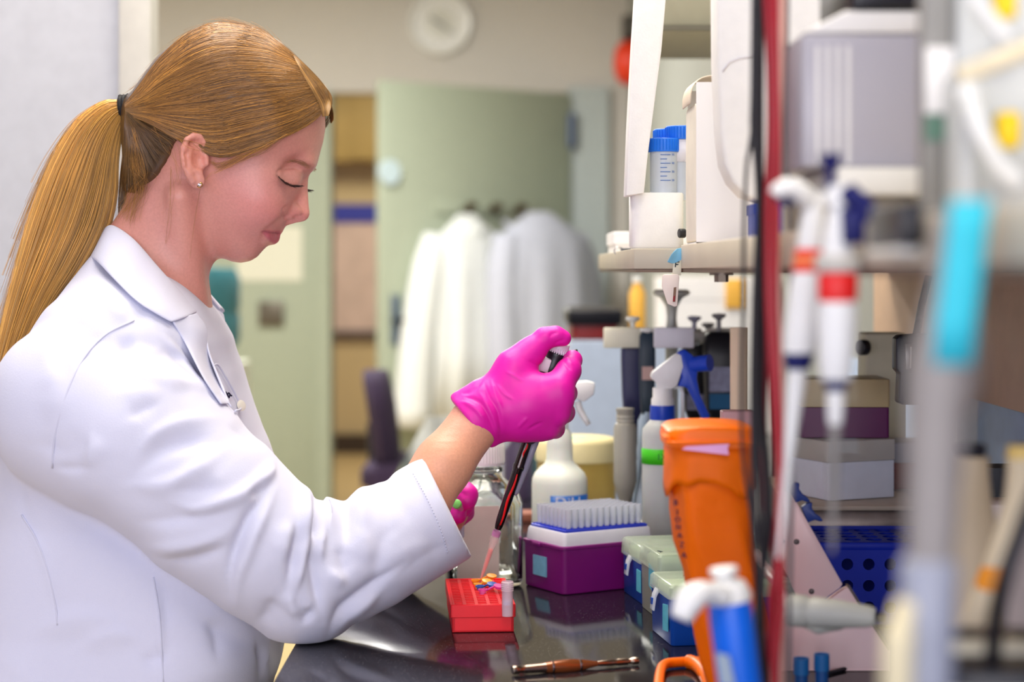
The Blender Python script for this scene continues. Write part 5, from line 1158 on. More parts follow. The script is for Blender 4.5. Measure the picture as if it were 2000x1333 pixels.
# ------------------------------------------------------------------ on and around the reagent shelf
FT = EZ+.0209                                  # top of the far board
M_FOAM = mat('white_styrofoam', (242, 240, 236), .9, bump=(420, .12), var=(90, .02)); M_CARD = mat('white_carton', (240, 238, 238), .7, var=(8, .02)); M_CRM = mat('carton_inside', (240, 224, 200), .75)
M_CAPB = mat('blue_screw_cap', (20, 112, 226), .4); M_FT = mat('frosted_conical', (206, 214, 224), .35, alpha=.78); M_INKB = mat('print_blue', (70, 110, 180), .5)
# foam block holding conical tubes
f0 = P(1235, 490, 1.80); f1 = P(1337, 490, 1.80)
t = thing('foam_tube_holder', 'white foam block holding blue-capped tubes on the shelf corner', 'tube holder', ((f0[0]+f1[0])/2, 1.832, FT))
MB(T=((f0[0]+f1[0])/2, 1.832, 0)).loft([rring(0, 0, z, f1[0]-f0[0]-2*i, .058-2*i, .010-i, 5) for z, i in ((FT+.0004, .002), (FT+.003, 0), (EZ+.0745, 0), (EZ+.0760, .001), (EZ+.0760, .006), (EZ+.068, .0065))]).build('foam_body', M_FOAM, t, 40)
kb = P(1326, 456, 1.79); MB().cyl(kb, kb+(.006, .002, 0), .0045, seg=12).build('black_peg', M_BLK, t, 50, .0005)
def conical(lab, px, d, ytop, z0, lbl=False):
    k = d/FPX; c = np.array([P(px, 528, d)[0], d, 0]); zt = EZ+(528-ytop)*k
    t = thing('conical_tube', lab, 'tube', (c[0], d, z0), 'conical tubes in the foam block')
    m = MB(T=c); m.lathe([(.0003, z0), (.0135, z0), (.0136, zt-.011), (.0003, zt-.011)], seg=28).build('tube_body', M_FT, t, 50)
    MB(T=c).lathe([(.0150, zt-.0135), (.0154, zt-.012), (.0154, zt-.001), (.0145, zt), (.0003, zt)], seg=28).build('cap', M_CAPB, t, 50)
    cr_ = MB(T=c)
    for i in range(30):
        a = 2*math.pi*i/30; cr_.cyl((.0154*math.cos(a), .0154*math.sin(a), zt-.0118), (.0154*math.cos(a), .0154*math.sin(a), zt-.0015), .0006, seg=4)
    cr_.build('cap_ribs', M_CAPB, t)['kind'] = 'stuff'
    if lbl: wrap_label('label', c, .0136, -1.2, .5, zt-.036, zt-.014, mat('tube_label', (226, 224, 232), .6), t)
    else:
        for i in range(7):
            w_ = .55 if i % 2 == 0 else .35; wrap_label('graduation', c, .0136, -.30, -.30+w_*1.3, zt-.017-.0042*i, zt-.0163-.0042*i, M_INKB, t, 8)
            if i % 2 == 0: wrap_text('graduation_number', str(50-i*5), .0030, c, .0136, .62, zt-.0166-.0042*i, M_INKB, t)
conical('blue-capped conical tube with printed scale, frontmost in the foam block', 1296, 1.822, 271, EZ+.0690)
conical('blue-capped conical tube behind, only its cap above the front one', 1306, 1.850, 253, EZ+.0690)
conical('blue-capped conical tube with a white label, against the tall carton', 1330, 1.832, 247, EZ+.0690, True)
# leaning foam slab
sl = thing('foam_slab', 'long white foam slab leaning upright on the foam block', 'foam slab', P(1240, 385, 1.80))
pts = [P(x, y, 1.79) for x, y in ((1223, 384), (1258, 379), (1266, 300), (1292, 100), (1306, -60), (1246, -60), (1236, 100), (1228, 250))]
MB().extrude3([p+(0, 0, .0006) for p in pts], (0, .045, 0)).build('slab', M_FOAM, sl, 40, .0015)
# tall open carton
cx0, cx1 = .1645, .236
t = thing('tall_carton', 'tall white carton with its top flap curled open, on the shelf', 'box', ((cx0+cx1)/2, 1.70, ST))
b = MB(); zc0, zc1 = ST+.0004, EZ+.168; y0, y1 = 1.645, 1.728; w_ = .0012
for lo, hi in (((cx0, y0, zc0), (cx1, y0+w_, zc1)), ((cx0, y1-w_, zc0), (cx1, y1, zc1)), ((cx1-w_, y0, zc0), (cx1, y1, zc1)), ((cx0, y0, zc0), (cx1, y1, zc0+w_))): b.box(lo, hi)
b.build('carton_body', M_CARD, t, 40)
sheet('side_panel', [[(cx0+.0005, y0, z), (cx0-.004*math.sin((z-zc0)/.13*3.14), (y0+y1)/2, z), (cx0+.0005-.0015, y1, z)] for z in np.linspace(zc0+.001, EZ+.150, 5)], mat('carton_cream', (240, 232, 214), .7), t, .0012, (12, 10))
sheet('top_flap', [[(cx0-.0035, y0+.014, EZ+.150), (cx0-.003, y0+.012, EZ+.164), (cx0+.006, y0+.008, EZ+.1735), (cx0+.022, y0+.004, EZ+.1745), (cx0+.040, y0+.002, EZ+.172)], [(cx0-.0045, y1, EZ+.150), (cx0-.004, y1, EZ+.165), (cx0+.005, y1, EZ+.175), (cx0+.021, y1, EZ+.176), (cx0+.038, y1, EZ+.1735)]], M_CRM, t, .0012, (8, 14))
# blue box carrying a big rounded foam block
t = thing('blue_box', 'small dark blue box on the shelf under the big rounded foam box', 'box', (.238, 1.545, ST))
MB(T=(.238, 1.545, 0)).loft(round_box(.075, .045, [(ST+.0004, .001), (ST+.002, 0), (EZ+.052, 0), (EZ+.053, .001)], .003)).build('box_body', mat('box_blue', (26, 62, 168), .45), t, 40)
MB(T=(.238, 1.545, 0)).loft(round_box(.077, .047, [(EZ+.046, 0), (EZ+.0545, 0), (EZ+.0552, .001)], .003)).build('lid', mat('box_blue', 0), t, 40)
fx = lambda px, d=1.575: (px-1000)/FPX*d
fz = lambda py, d=1.52: EZ+(528-py)/FPX*d
t = thing('foam_box', 'large white foam box with rounded corners above the tall carton', 'foam box', (.21, 1.57, EZ+.055))
op = [(fx(1386), fz(-90)), (fx(1388), fz(120)), (fx(1394), fz(260)), (fx(1401), fz(320)), (fx(1416), fz(355)), (fx(1440), fz(382)), (fx(1475), fz(394.5)), (fx(1660), fz(394.5)), (fx(1660), fz(-90))]
MB().prism(op, 1.52, 1.575).build('foam_body', M_FOAM, t, 40, .004, 3)
MB().tube([(fx(1412, 1.517), 1.5192, fz(140)), (fx(1425, 1.517), 1.5192, fz(122)), (fx(1445, 1.517), 1.5192, fz(114)), (fx(1475, 1.517), 1.5192, fz(110))], .0009, 6).build('moulding_line', mat('foam_line', (222, 218, 220), .9), t, 180)
# tag clip, tape flag, binder clip
t = thing('tag_clip', 'cream plastic tag with a slot hanging from the shelf edge below blue tape', 'tag', P(1312, 540, 1.735))
tg = lambda px, py, d=1.735: P(px, py, d)
MB().extrude3([tg(x, y) for x, y in ((1294, 540), (1297, 536), (1324, 536), (1327, 540), (1323, 598), (1318, 600), (1304, 594), (1293, 560))], (0, .003, 0)).build('tag_body', mat('tag_cream', (240, 224, 212), .5), t, 40, .0006)
MB().extrude3([tg(x, y, 1.7342) for x, y in ((1316, 562), (1321, 561), (1319, 590), (1314, 590))], (0, .0006, 0)).build('slot', mat('slot_brown', (128, 96, 76), .6), t)
MB().extrude3([tg(x, y, 1.7339) for x, y in ((1315, 580), (1319, 577), (1318, 589), (1314, 589))], (0, .0005, 0)).build('red_core', mat('slot_red', (140, 10, 20), .5), t)
MB().extrude3([tg(x, y, 1.7355) for x, y in ((1316, 505), (1332, 503), (1330, 538), (1313, 538))], (0, .0014, 0)).build('strap', mat('tag_strap', (226, 220, 196), .5), t, 40, .0003)
b = MB()
for pts in ([(1320, 512), (1327, 512)], [(1320, 512), (1319, 522)], [(1319, 517), (1325, 517)]): b.tube([tg(x, y, 1.7352) for x, y in pts], .0005, 4)
b.build('strap_print', mat('marker_ink', 0), t)
t = thing('tape_flag', 'light blue tape flag stuck on the shelf corner above the cream tag', 'tape', P(1320, 500, 1.74))
sheet('flag', [[P(1303, 512, 1.728), P(1312, 496, 1.727), P(1322, 486, 1.731)], [P(1316, 515, 1.7315), P(1322, 500, 1.7312), P(1328, 485, 1.7325)], [P(1334, 506, 1.733), P(1336, 498, 1.733), P(1338, 484, 1.733)]], mat('tape_light_blue', (132, 198, 232), .6), t, .0005)
t = thing('binder_clip', 'small grey binder clip on the shelf edge left of the foam block', 'clip', P(1222, 498, 2.0))
bc = P(1222, 494, 2.05); MB(T=bc).prism([(-.006, .005), (.006, .005), (.003, -.005), (-.003, -.005)], -.007, .007).build('clip_body', mat('clip_dark', (84, 84, 86), .4, .6), t, 40, .0006)
MB().tube(cr([bc+(-.004, -.004, .005), bc+(-.010, -.005, .006), bc+(-.013, -.004, .002), bc+(-.009, -.004, -.003), bc+(-.004, -.004, .002)], 16), .0008, 6).build('wire_handle', mat('steel', 0), t, 180)
t = thing('paper_box', 'blurred white box on the far end of the shelf', 'box', (.19, 2.33, FT))
MB(T=(.186, 2.33, 0)).loft(round_box(.12, .16, [(FT+.0004, 0), (EZ+.042, 0), (EZ+.043, .001)], .003)).build('box_body', M_CARD, t, 40)
MB(T=(.186, 2.33, 0)).loft(round_box(.124, .164, [(EZ+.032, 0), (EZ+.046, 0), (EZ+.047, .001)], .003)).build('lid', M_CARD, t, 40)
# far bench end: carton with amber bottle
t = thing('far_carton', 'tall white carton with an amber label at the far end of the bench', 'box', (.43, 3.95, B))
MB(T=(.43, 3.95, 0)).loft(round_box(.23, .22, [(B, 0), (EZ-.03, 0)], .002)).build('box_body', M_CARD, t, 40)
MB(T=(.43, 3.95, 0)).loft(round_box(.233, .223, [(EZ-.06, 0), (EZ-.016, 0), (EZ-.015, .001)], .002)).build('lid', M_CARD, t, 40)
MB().box((.444, 3.832, EZ-.080), (.482, 3.8395, EZ-.018)).build('amber_label', mat('amber_plastic', (236, 180, 72), .5), t, 40, .001)
t = thing('orange_bottle', 'small orange bottle on the blue instrument, left of the carousel handle', 'bottle', (.245, 3.6, B+.2095))
MB(T=(.245, 3.6, B+.2095)).lathe([(.001, .0003), (.016, .0003), (.016, .085), (.009, .100), (.009, .110), (.001, .110)], seg=20).build('bottle_body', mat('amber_plastic', 0), t, 50)
MB(T=(.245, 3.6, B+.2095)).lathe([(.010, .106), (.010, .120), (.001, .120)], seg=18).build('cap', M_K1, t, 50)
# tan tube and pink frame right of the carousel
p = np.array([P(1443, 528, 2.0)[0], 2.0, B]); k = 2.0/FPX
t = thing('tan_tube', 'tall tan cardboard tube standing right of the pipette carousel', 'tube', p)
MB(T=p).lathe([(.001, 0), (.0095, 0), (.0095, EZ-B+.0-(640-528)*k), (.0080, EZ-B-(640-528)*k), (.0078, EZ-B-.09)], seg=22).build('tube_body', mat('tan_card', (244, 218, 184), .7, var=(20, .06)), t, 50)
MB(T=p).lathe([(.0099, EZ-B-(860-528)*k), (.0099, EZ-B-(800-528)*k)], seg=22).build('brown_wrap', mat('tan_dark', (150, 118, 88), .7), t, 50)
p = np.array([P(1440, 528, 1.80)[0], 1.80, B]); k = 1.80/FPX; z1 = EZ-B-(806-528)*k
t = thing('pink_box', 'narrow pale pink box standing behind the orange bin', 'box', p)
MB(T=p).loft(round_box(.030, .022, [(0, .001), (.001, 0), (z1-.001, 0), (z1, .001)], .003)).build('box_body', mat('pink_plastic', (214, 150, 152), .5), t, 40)
MB(T=p).loft(round_box(.032, .024, [(z1-.014, 0), (z1+.001, 0), (z1+.002, .001)], .003)).build('lid', mat('pink_plastic_light', (226, 172, 170), .5), t, 40)

# ---- right hand part of the bench
PT = EZ-.2476
t = thing('metal_platform', 'low brushed metal instrument box carrying the white and purple boxes', 'instrument', (.40, 2.05, B))
MB(T=(.405, 2.03, 0)).loft(round_box(.215, .26, [(B+.040, .001), (B+.041, 0), (PT-.004, 0), (PT, .003)], .006)).build('housing', mat('brushed_metal', (150, 138, 132), .35, .8, var=(60, .12)), t, 50)
MB(T=(.405, 2.03, 0)).loft(round_box(.222, .267, [(PT-.0002, .001), (PT+.001, 0), (PT+.0042, 0), (PT+.005, .001)], .006)).build('top_plate', mat('plate_beige', (196, 180, 158), .45), t, 50)
MB(T=(.405, 2.03, 0)).loft(round_box(.20, .24, [(B, 0), (B+.041, 0)], .006)).build('plinth', M_BLK, t, 50)
PT += .0055
def freezer(name, lab, px, d, yaw_, sx, sy, z0, zs, cols, cat='box'):
    c = np.array([P(px, 528, d)[0], d, 0]); R = rotz(yaw_); t = thing(name, lab, cat, (c[0], d, z0))
    for i, ((za, zb), (nm, m), gr) in enumerate(zip(zip(zs[:-1], zs[1:]), cols, (0, .0012, 0))):
        MB(R, c).loft(round_box(sx+gr, sy+gr, [(za, .0006), (za+.0006, 0), (zb-.0006, 0), (zb, .0008)], .003)).build(nm, m, t, 40)
    return t
freezer('white_freezer_box', 'white freezer box with a clear lid, middle of the stack on the metal platform', 1640, 1.985, .42, .084, .084, PT, (PT+.0003, PT+.040, PT+.0625), [('box_base', mat('freezer_white', (222, 226, 236), .5)), ('lid', mat('lid_grey', (206, 200, 190), .3, alpha=.75))])
Z2 = PT+.0630
freezer('tan_lid_tip_box', 'purple tip box with a tan clear lid, topmost of the stack', 1640, 2.00, -.02, .094, .075, Z2, (Z2+.0003, Z2+.033, Z2+.063), [('box_base', mat('purple_dark', (92, 16, 78), .4)), ('lid', mat('lid_tan', (196, 174, 126), .3, alpha=.85))])
freezer('dark_red_box', 'dark red box with a grey lid beside the white freezer box', 1775, 2.06, .1, .06, .06, PT, (PT+.0003, PT+.030, PT+.052), [('box_base', mat('dark_red_box', (118, 14, 18), .5)), ('lid', mat('lid_greyblue', (150, 152, 166), .4))])
c = P(1722, 528, 2.13); t = thing('cream_dispenser', 'cream plastic dispenser with a black knob standing behind the purple tip box', 'dispenser', (c[0], 2.13, PT))
MB(T=(c[0], 2.13, 0)).loft(round_box(.048, .05, [(PT+.0003, 0), (EZ-.13, 0), (EZ-.074, 0), (EZ-.072, .002)], .004)).build('dispenser_body', mat('cream_plastic', (214, 208, 178), .5), t, 40)
MB().cyl((c[0]-.024, 2.10, EZ-.088), (c[0]-.032, 2.095, EZ-.088), .009, seg=16).build('knob', M_BLK, t, 50, .001)
# black pipette handle hanging on the back panel
bp = lambda px, py, d=1.82: P(px, py, d)
t = thing('black_pipette', 'black angular pipette handle with a grey inset window, hanging by the tan panel', 'pipette', bp(1775, 790))
MB().extrude3([bp(x, y) for x, y in ((1750, 662), (1758, 655), (1812, 652), (1812, 700), (1808, 788), (1800, 792), (1762, 791), (1755, 786), (1758, 730), (1750, 722))], (0, .020, 0)).build('handle_body', M_BLK, t, 40, .0015)
MB().extrude3([bp(x, y, 1.8188) for x, y in ((1768, 672), (1783, 671), (1782, 722), (1769, 722))], (0, .0014, 0)).build('window', mat('grey_window', (112, 110, 108), .3, .4), t, 40, .0003)
MB().extrude3([bp(x, y, 1.8180) for x, y in ((1778, 678), (1781, 678), (1780, 720), (1777, 720))], (0, .0010, 0)).build('scale', mat('scale_light', (196, 192, 186), .4), t)
MB().tube([bp(1790, 656, 1.83), bp(1795, 628, 1.87), bp(1800, 598, 1.95), (bp(1800, 598, 1.95)[0]+.01, 1.96, EZ-.0065)], .004, 8).build('hanger', M_BLK, t, 180)
# blue rack with round holes
def holed(nx_, nz_, p, r, thick, seg=20):
    V, F = [], []
    for i in range(nx_):
        for j in range(nz_):
            cx_, cz_ = (i+.5)*p, (j+.5)*p; b0 = len(V)
            for y in (0, thick):
                for s_ in range(seg):
                    a = 2*math.pi*(s_+.5)/seg; c_, s2 = math.cos(a), math.sin(a); V.append((cx_+r*c_, y, cz_+r*s2)); m_ = p/2/max(abs(c_), abs(s2)); V.append((cx_+m_*c_, y, cz_+m_*s2))
            o2 = b0+2*seg
            for s_ in range(seg):
                n_ = (s_+1) % seg; a0, a1, b1, b2 = b0+2*s_, b0+2*s_+1, b0+2*n_+1, b0+2*n_; F += [(a0, a1, b1, b2), (o2+2*n_, o2+2*n_+1, o2+2*s_+1, o2+2*s_), (b0+2*n_, b0+2*s_, o2+2*s_, o2+2*n_)][0:1]+[(b0+2*s_, b0+2*n_, o2+2*n_, o2+2*s_)]
    return V, F
M_RB = mat('rack_blue', (8, 36, 158), .45, spec=.2)
k = 1.75/FPX; rx0 = (1634-1000)*k; p_ = 42*k
t = thing('blue_tube_rack', 'blue tube rack with round holes in its side, right side of the bench', 'rack', (rx0+.06, 1.79, B))
zb_ = EZ-(1208-528)*k
V_, F_ = holed(5, 3, p_, 11.5*k, .004); b = MB(T=(rx0, 1.75, zb_)); b.add(V_, F_); o = b.build('front_panel', M_RB, t, 40)
X0, X1 = rx0-.030, rx0+5*p_+.006
b = MB(); b.box((X0, 1.75, B), (X1, 1.754, zb_)); b.box((X0, 1.75, zb_+3*p_), (X1, 1.754, EZ-.262)); b.box((X0, 1.75, zb_), (rx0, 1.754, zb_+3*p_)); b.box((X1-.006, 1.75, zb_), (X1, 1.754, zb_+3*p_))
b.box((X0, 1.754, B), (X0+.004, 1.865, EZ-.262)); b.box((X1-.004, 1.754, B), (X1, 1.865, EZ-.262)); b.box((X0, 1.861, B), (X1, 1.865, EZ-.262)); b.box((X0, 1.75, B), (X1, 1.865, B+.003))
b.build('rack_body', M_RB, t, 40)
V_, F_ = holed(6, 5, .0205, .0082, .004); V_ = [(a, c, -b_) for a, b_, c in V_]
b = MB(T=(X0+.001, 1.757, EZ-.2615)); b.add(V_, F_); b.build('top_panel', M_RB, t, 40)
MB().loft([rring((X0+X1)/2, 1.8075, z, X1-X0-2*i, .115-2*i, .004) for z, i in ((EZ-.266, 0), (EZ-.262, -.0012), (EZ-.259, 0), (EZ-.2585, .003), (EZ-.262, .0035))], False).build('top_rim', M_RB, t, 40)
# pinkish acrylic pipette stand
k = 1.56; sp = lambda px, py, d=1.56: P(px, py, d)
t = thing('acrylic_stand', 'pale pink acrylic pipette stand with a slanted arm and dark screws', 'pipette stand', bz(1640, 1300)*np.array([1, 1, 1]))
M_ACR = mat('acrylic_pink', (250, 220, 220), .3, var=(10, .03)); M_SCR = mat('screw_dark', (70, 62, 62), .35, .8)
arm = [(1532, 960), (1548, 966), (1562, 992), (1646, 1142), (1640, 1150), (1600, 1178), (1560, 1172), (1532, 1110)]
MB().extrude3([sp(x, y) for x, y in arm], (0, .007, 0)).build('slanted_arm', M_ACR, t, 40, .0008)
MB().extrude3([sp(x, y, 1.5605) for x, y in ((1660, 1147), (1737, 1270), (1737, 1312), (1512, 1312), (1512, 1190), (1600, 1186), (1648, 1152))], (0, .010, 0)).build('base_plate', M_ACR, t, 40, .0008)
MB().extrude3([(p[0], p[1], max(p[2], B)) for p in (sp(1512, 1308, 1.56), sp(1737, 1308, 1.56), sp(1737, 1400, 1.56), sp(1512, 1400, 1.56))], (0, .075, 0)).build('foot_plate', M_ACR, t, 40, .0008)
MB().extrude3([sp(x, y, 1.5593) for x, y in ((1655, 1146), (1660, 1145), (1738, 1268), (1734, 1272))], (0, .012, 0)).build('edge_trim', mat('edge_brown', (96, 84, 80), .5), t)
for x, y in ((1556, 1059), (1585, 1156), (1529, 1058)):
    b = MB(); b.lathe([(.0003, -.0012), (.0018, -.0010), (.0024, 0)], sp(x, y, 1.5600), 14, frame((0, 1, 0))); b.build('screw', M_SCR, t, 50)
M_CLB = mat('cradle_blue', (28, 58, 140), .4)
for x0, y0 in ((1541, 968), (1566, 1006)):
    d = 1.56; MB().extrude3([sp(x0+dx, y0+dy) for dx, dy in ((0, -14), (14, -24), (21, -23), (20, -12), (27, -2), (36, 4), (42, 12), (36, 14), (26, 10), (12, 16), (8, 6))], (0, .009, 0)).build('cradle', M_CLB, t, 40, .0008)
# white pipette lying across the stand
hp0, hp1 = P(1536, 1192, 1.33), P(1712, 1206, 1.31); Fh = frame(hp1-hp0, (0, 0, 1)); Lh = np.linalg.norm(hp1-hp0)
t = thing('lying_pipette', 'white tapered pipette handle lying level in front of the acrylic stand', 'pipette', (hp0+hp1)/2)
MB().lathe([(.0003, 0), (.0105, .0003), (.0118, .003), (.0115, .014), (.0100, .016), (.0112, .019), (.0100, Lh*.6), (.0078, Lh-.006), (.0062, Lh-.001), (.0003, Lh)], hp0, 28, Fh).build('handle_body', mat('handle_white', (220, 220, 206), .4), t, 60)
MB(T=hp0).tube([(.010, -.002, -.008), (.022, -.004, -.0125), (.040, -.004, -.0115)], [.003, .0045, .002], 8).build('finger_rest', mat('handle_white', 0), t, 180)
MB().lathe([(.0003, .0), (.0035, 0), (.0030, .006), (.0003, .006)], hp1, 14, Fh).build('end_pin', M_BLK, t, 50)
MB().tube([hp0+(.004, .010, 0), hp0+(.006, .12, .004), hp0+(.008, .228, .006)], .004, 8).build('support_pin', M_ACR, t, 180)

# ---- foreground, out of focus
k = 1.06/FPX; fp_ = lambda px, py, d=1.06: P(px, py, d)
t = thing('blue_dispenser', 'blue pipette with white cap and long white finger lever, blurred in the foreground', 'pipette', fp_(1440, 1650)*np.array([1, 1, 0])+np.array([0, 0, B]))
M_BP = mat('pipette_blue', (0, 100, 224), .4); M_WP = mat('pipette_gloss_white', (236, 236, 234), .35); M_GL = mat('grey_label', (150, 166, 184), .5)
a0, a1 = fp_(1424, 1172), fp_(1474, 1560); axb = a1-a0; Fb = frame(axb, (1, 0, 0)); Lb = np.linalg.norm(axb)
def orr(s_, rx, ry, dx=0): return np.array([a0+Fb[:, 2]*s_+Fb[:, 0]*(math.cos(q_)*rx+dx)+Fb[:, 1]*math.sin(q_)*ry for q_ in np.linspace(0, 2*np.pi, 24, endpoint=False)])
MB().loft([orr(.0, .0120, .011), orr(.010, .0128, .0125), orr(.05, .0126, .012), orr(.085, .0100, .010), orr(Lb, .0085, .0085)]).build('handle', M_BP, t, 60)
MB().loft([orr(-.012, .006, .006), orr(-.010, .010, .010), orr(-.002, .0136, .0125), orr(.001, .0128, .012)]).build('cap', M_WP, t, 60)
MB().lathe([(.0003, -.0195), (.0078, -.0185), (.0086, -.0165), (.0070, -.0140), (.0040, -.0125), (.0040, -.008), (.0003, -.008)], a0+(-.001, 0, .0), 22, Fb).build('button', M_WP, t, 60)
MB().tube(cr([fp_(1414, 1168, 1.05), fp_(1392, 1158, 1.045), fp_(1366, 1160, 1.04), fp_(1344, 1178, 1.038), fp_(1330, 1210, 1.036)], 18), np.interp(np.linspace(0, 1, 18), [0, .3, .7, 1], [.0060, .0055, .0085, .0062]), 14).build('finger_lever', M_WP, t, 180)
MB().extrude3([fp_(x, y, 1.043) for x, y in ((1398, 1276), (1424, 1282), (1436, 1340), (1408, 1340))], (0, .001, 0)).build('label', M_GL, t)
MB().loft([orr(.120, .010, .010, 0), orr(.125, .016, .013), orr(Lb+.02, .022, .02), ], True).build('stand_sleeve', mat('sleeve_grey', (140, 146, 156), .5), t, 60)

# cables hanging past the shelf
def cable(lab, pts, r, m, seg=10, grp='cables hanging by the shelf'):
    p = np.vstack([[P(pts[0][0], -4290, pts[0][2])], cr([P(*q_) for q_ in pts], 60)]); o = MB().tube(p, r, seg).build('cable', m, None, 180); return tag(o, lab, 'cable', grp)
M_CB = mat('cable_black', (22, 20, 26), .45); M_CR = mat('cable_red', (166, 10, 32), .32); M_CM2 = mat('cable_maroon', (128, 12, 36), .35); M_CP = mat('cable_pink', (232, 176, 160), .5); M_CG2 = mat('cable_grey', (110, 104, 104), .5)
d = 1.14; BZ = 1650
cable('thick black cable, leftmost of the bundle, running the full height', [(1474, -160, d), (1473, 0, d), (1471, 180, d), (1470, 250, d), (1478, 330, d), (1482, 480, d), (1478, 620, d), (1476, 800, d), (1486, 1000, d), (1488, 1200, d), (1492, 1340, d), (1496, 1590, d)], .0018, M_CB)
cable('thin black cable bowing left of the bundle at shelf height', [(1477, -160, d+.01), (1476, 100, d+.01), (1468, 260, d+.01), (1458, 330, d+.01), (1453, 450, d+.01), (1452, 600, d+.01), (1449, 760, d+.01), (1452, 900, d+.01), (1474, 1060, d+.01), (1484, 1340, d+.01), (1490, 1585, d+.01)], .0013, M_CB)
cable('black cable crossing in front of the orange bin, lower middle', [(1482, -160, d-.02), (1480, 220, d-.02), (1480, 420, d-.02), (1474, 560, d-.02), (1470, 720, d-.02), (1470, 860, d-.02), (1474, 1010, d-.02), (1492, 1120, d-.02), (1478, 1240, d-.02), (1490, 1340, d-.02), (1500, 1610, d-.02)], .0016, M_CB)
cable('heavy black cable twisting beside the red ones near the bench', [(1486, -160, d+.02), (1484, 300, d+.02), (1488, 520, d+.02), (1484, 780, d+.02), (1496, 900, d+.02), (1500, 1020, d+.02), (1488, 1130, d+.02), (1480, 1230, d+.02), (1496, 1340, d+.02), (1500, 1560, d+.02)], .0025, M_CB)
cable('bright red cable, widest of the bundle', [(1494, -160, d), (1498, 0, d), (1506, 150, d), (1506, 280, d), (1500, 400, d), (1502, 600, d), (1512, 760, d), (1524, 930, d), (1526, 1060, d), (1508, 1180, d), (1512, 1340, d), (1518, 1590, d)], .0030, M_CR)
cable('dark maroon cable behind the bright red one', [(1500, -160, d+.032), (1506, 60, d+.032), (1514, 260, d+.032), (1512, 420, d+.032), (1498, 620, d+.032), (1490, 820, d+.032), (1498, 980, d+.032), (1516, 1120, d+.032), (1500, 1300, d+.032), (1508, 1580, d+.032)], 0.0028, M_CM2)
cable('red cable sagging right of the bundle below the shelf', [(1512, -160, d-.03), (1514, 100, d-.03), (1518, 320, d-.03), (1512, 560, d-.03), (1516, 700, d-.03), (1524, 880, d-.03), (1520, 1020, d-.03), (1526, 1160, d-.03), (1514, 1340, d-.03), (1520, 1620, d-.03)], .0022, M_CR)
cable('pale pink tube right of the red cables', [(1530, -160, d), (1527, 0, d), (1524, 140, d), (1520, 300, d), (1516, 440, d), (1522, 640, d), (1528, 900, d), (1524, 1340, d), (1526, 1590, d)], .0026, M_CP)
cable('thin grey cable, rightmost, ending near the pipettes', [(1538, -160, d), (1537, 60, d), (1534, 200, d), (1538, 330, d), (1544, 480, d), (1548, 800, d), (1540, 1340, d), (1540, 1590, d)], .0014, M_CG2)

# two pipettes hanging on the shelf edge
M_PN = mat('pipette_navy', (20, 24, 92), .45, spec=.3); M_PR = mat('pipette_red_ring', (232, 30, 26), .4); M_PO = mat('orange_tag', (244, 128, 74), .5); M_SG = mat('shaft_grey', (128, 124, 120), .4); M_RG = mat('clear_ring', (206, 202, 192), .3)
def hang(lab, d, axis_pts, secs, extra):
    """secs: (name, y0, y1, half width px at y0, at y1, material) along a leaning axis given by two pixels"""
    (xa, ya), (xb_, yb_) = axis_pts; k = d/FPX; X_ = lambda y: xa+(xb_-xa)*(y-ya)/(yb_-ya)
    t = thing('white_pipette', lab, 'pipette', P(X_(secs[-1][2]), secs[-1][2], d), 'pipettes on the shelf edge')
    for nm, y0, y1, h0, h1, m in secs:
        n_ = 6; rg_ = []
        for s_ in np.linspace(0, 1, n_):
            y = y0+(y1-y0)*s_; h = (h0+(h1-h0)*s_)*k; e = 1-.10*(abs(s_-.5)*2)**6; c_ = P(X_(y), y, d)
            rg_.append(np.array([c_+np.array([math.cos(q_)*h*e, math.sin(q_)*h*.8*e, 0]) for q_ in np.linspace(0, 2*np.pi, 22, endpoint=False)]))
        MB().loft(rg_[::-1]).build(nm, m, t, 50)
    extra(t, X_, k); return t
dA = .965
def exA(t, X_, k):
    MB().tube(cr([P(1578, 392, dA), P(1562, 374, dA-.004), P(1540, 366, dA-.006), P(1522, 372, dA-.006), P(1514, 382, dA-.006)], 14), np.interp(np.linspace(0, 1, 14), [0, .5, 1], [.0058, .0050, .0036]), 12).build('finger_hook', M_WP, t, 180)
    MB().tube(cr([P(1548, 392, dA), P(1532, 386, dA-.003), P(1518, 392, dA-.003)], 8), [.0035]*8, 10).build('hook_pad', M_PN, t, 180)
    MB().tube([P(1584, 400, dA+.008), P(1590, 430, dA+.02), (sfx(dA+.02)-.0040, dA+.02, EZ+.012)], .003, 8).build('hanger', M_RG, t, 180)
hang('white pipette with red and orange bands, left of the hanging pair', dA, ((1590, 400), (1540, 900)), [('head', 376, 410, 18, 22, M_WP), ('upper_body', 408, 488, 22, 27, M_WP), ('red_ring', 486, 500, 29, 29, M_PR), ('orange_band', 500, 520, 30, 30, M_PO), ('red_ring', 520, 534, 30, 30, M_PR), ('lower_body', 532, 690, 32, 34, M_WP), ('navy_ring', 688, 722, 31, 24, M_PN), ('shaft', 720, 900, 20, 9, M_WP), ('nozzle', 898, 1090, 8, 4, M_WP)], exA)
dB = .90
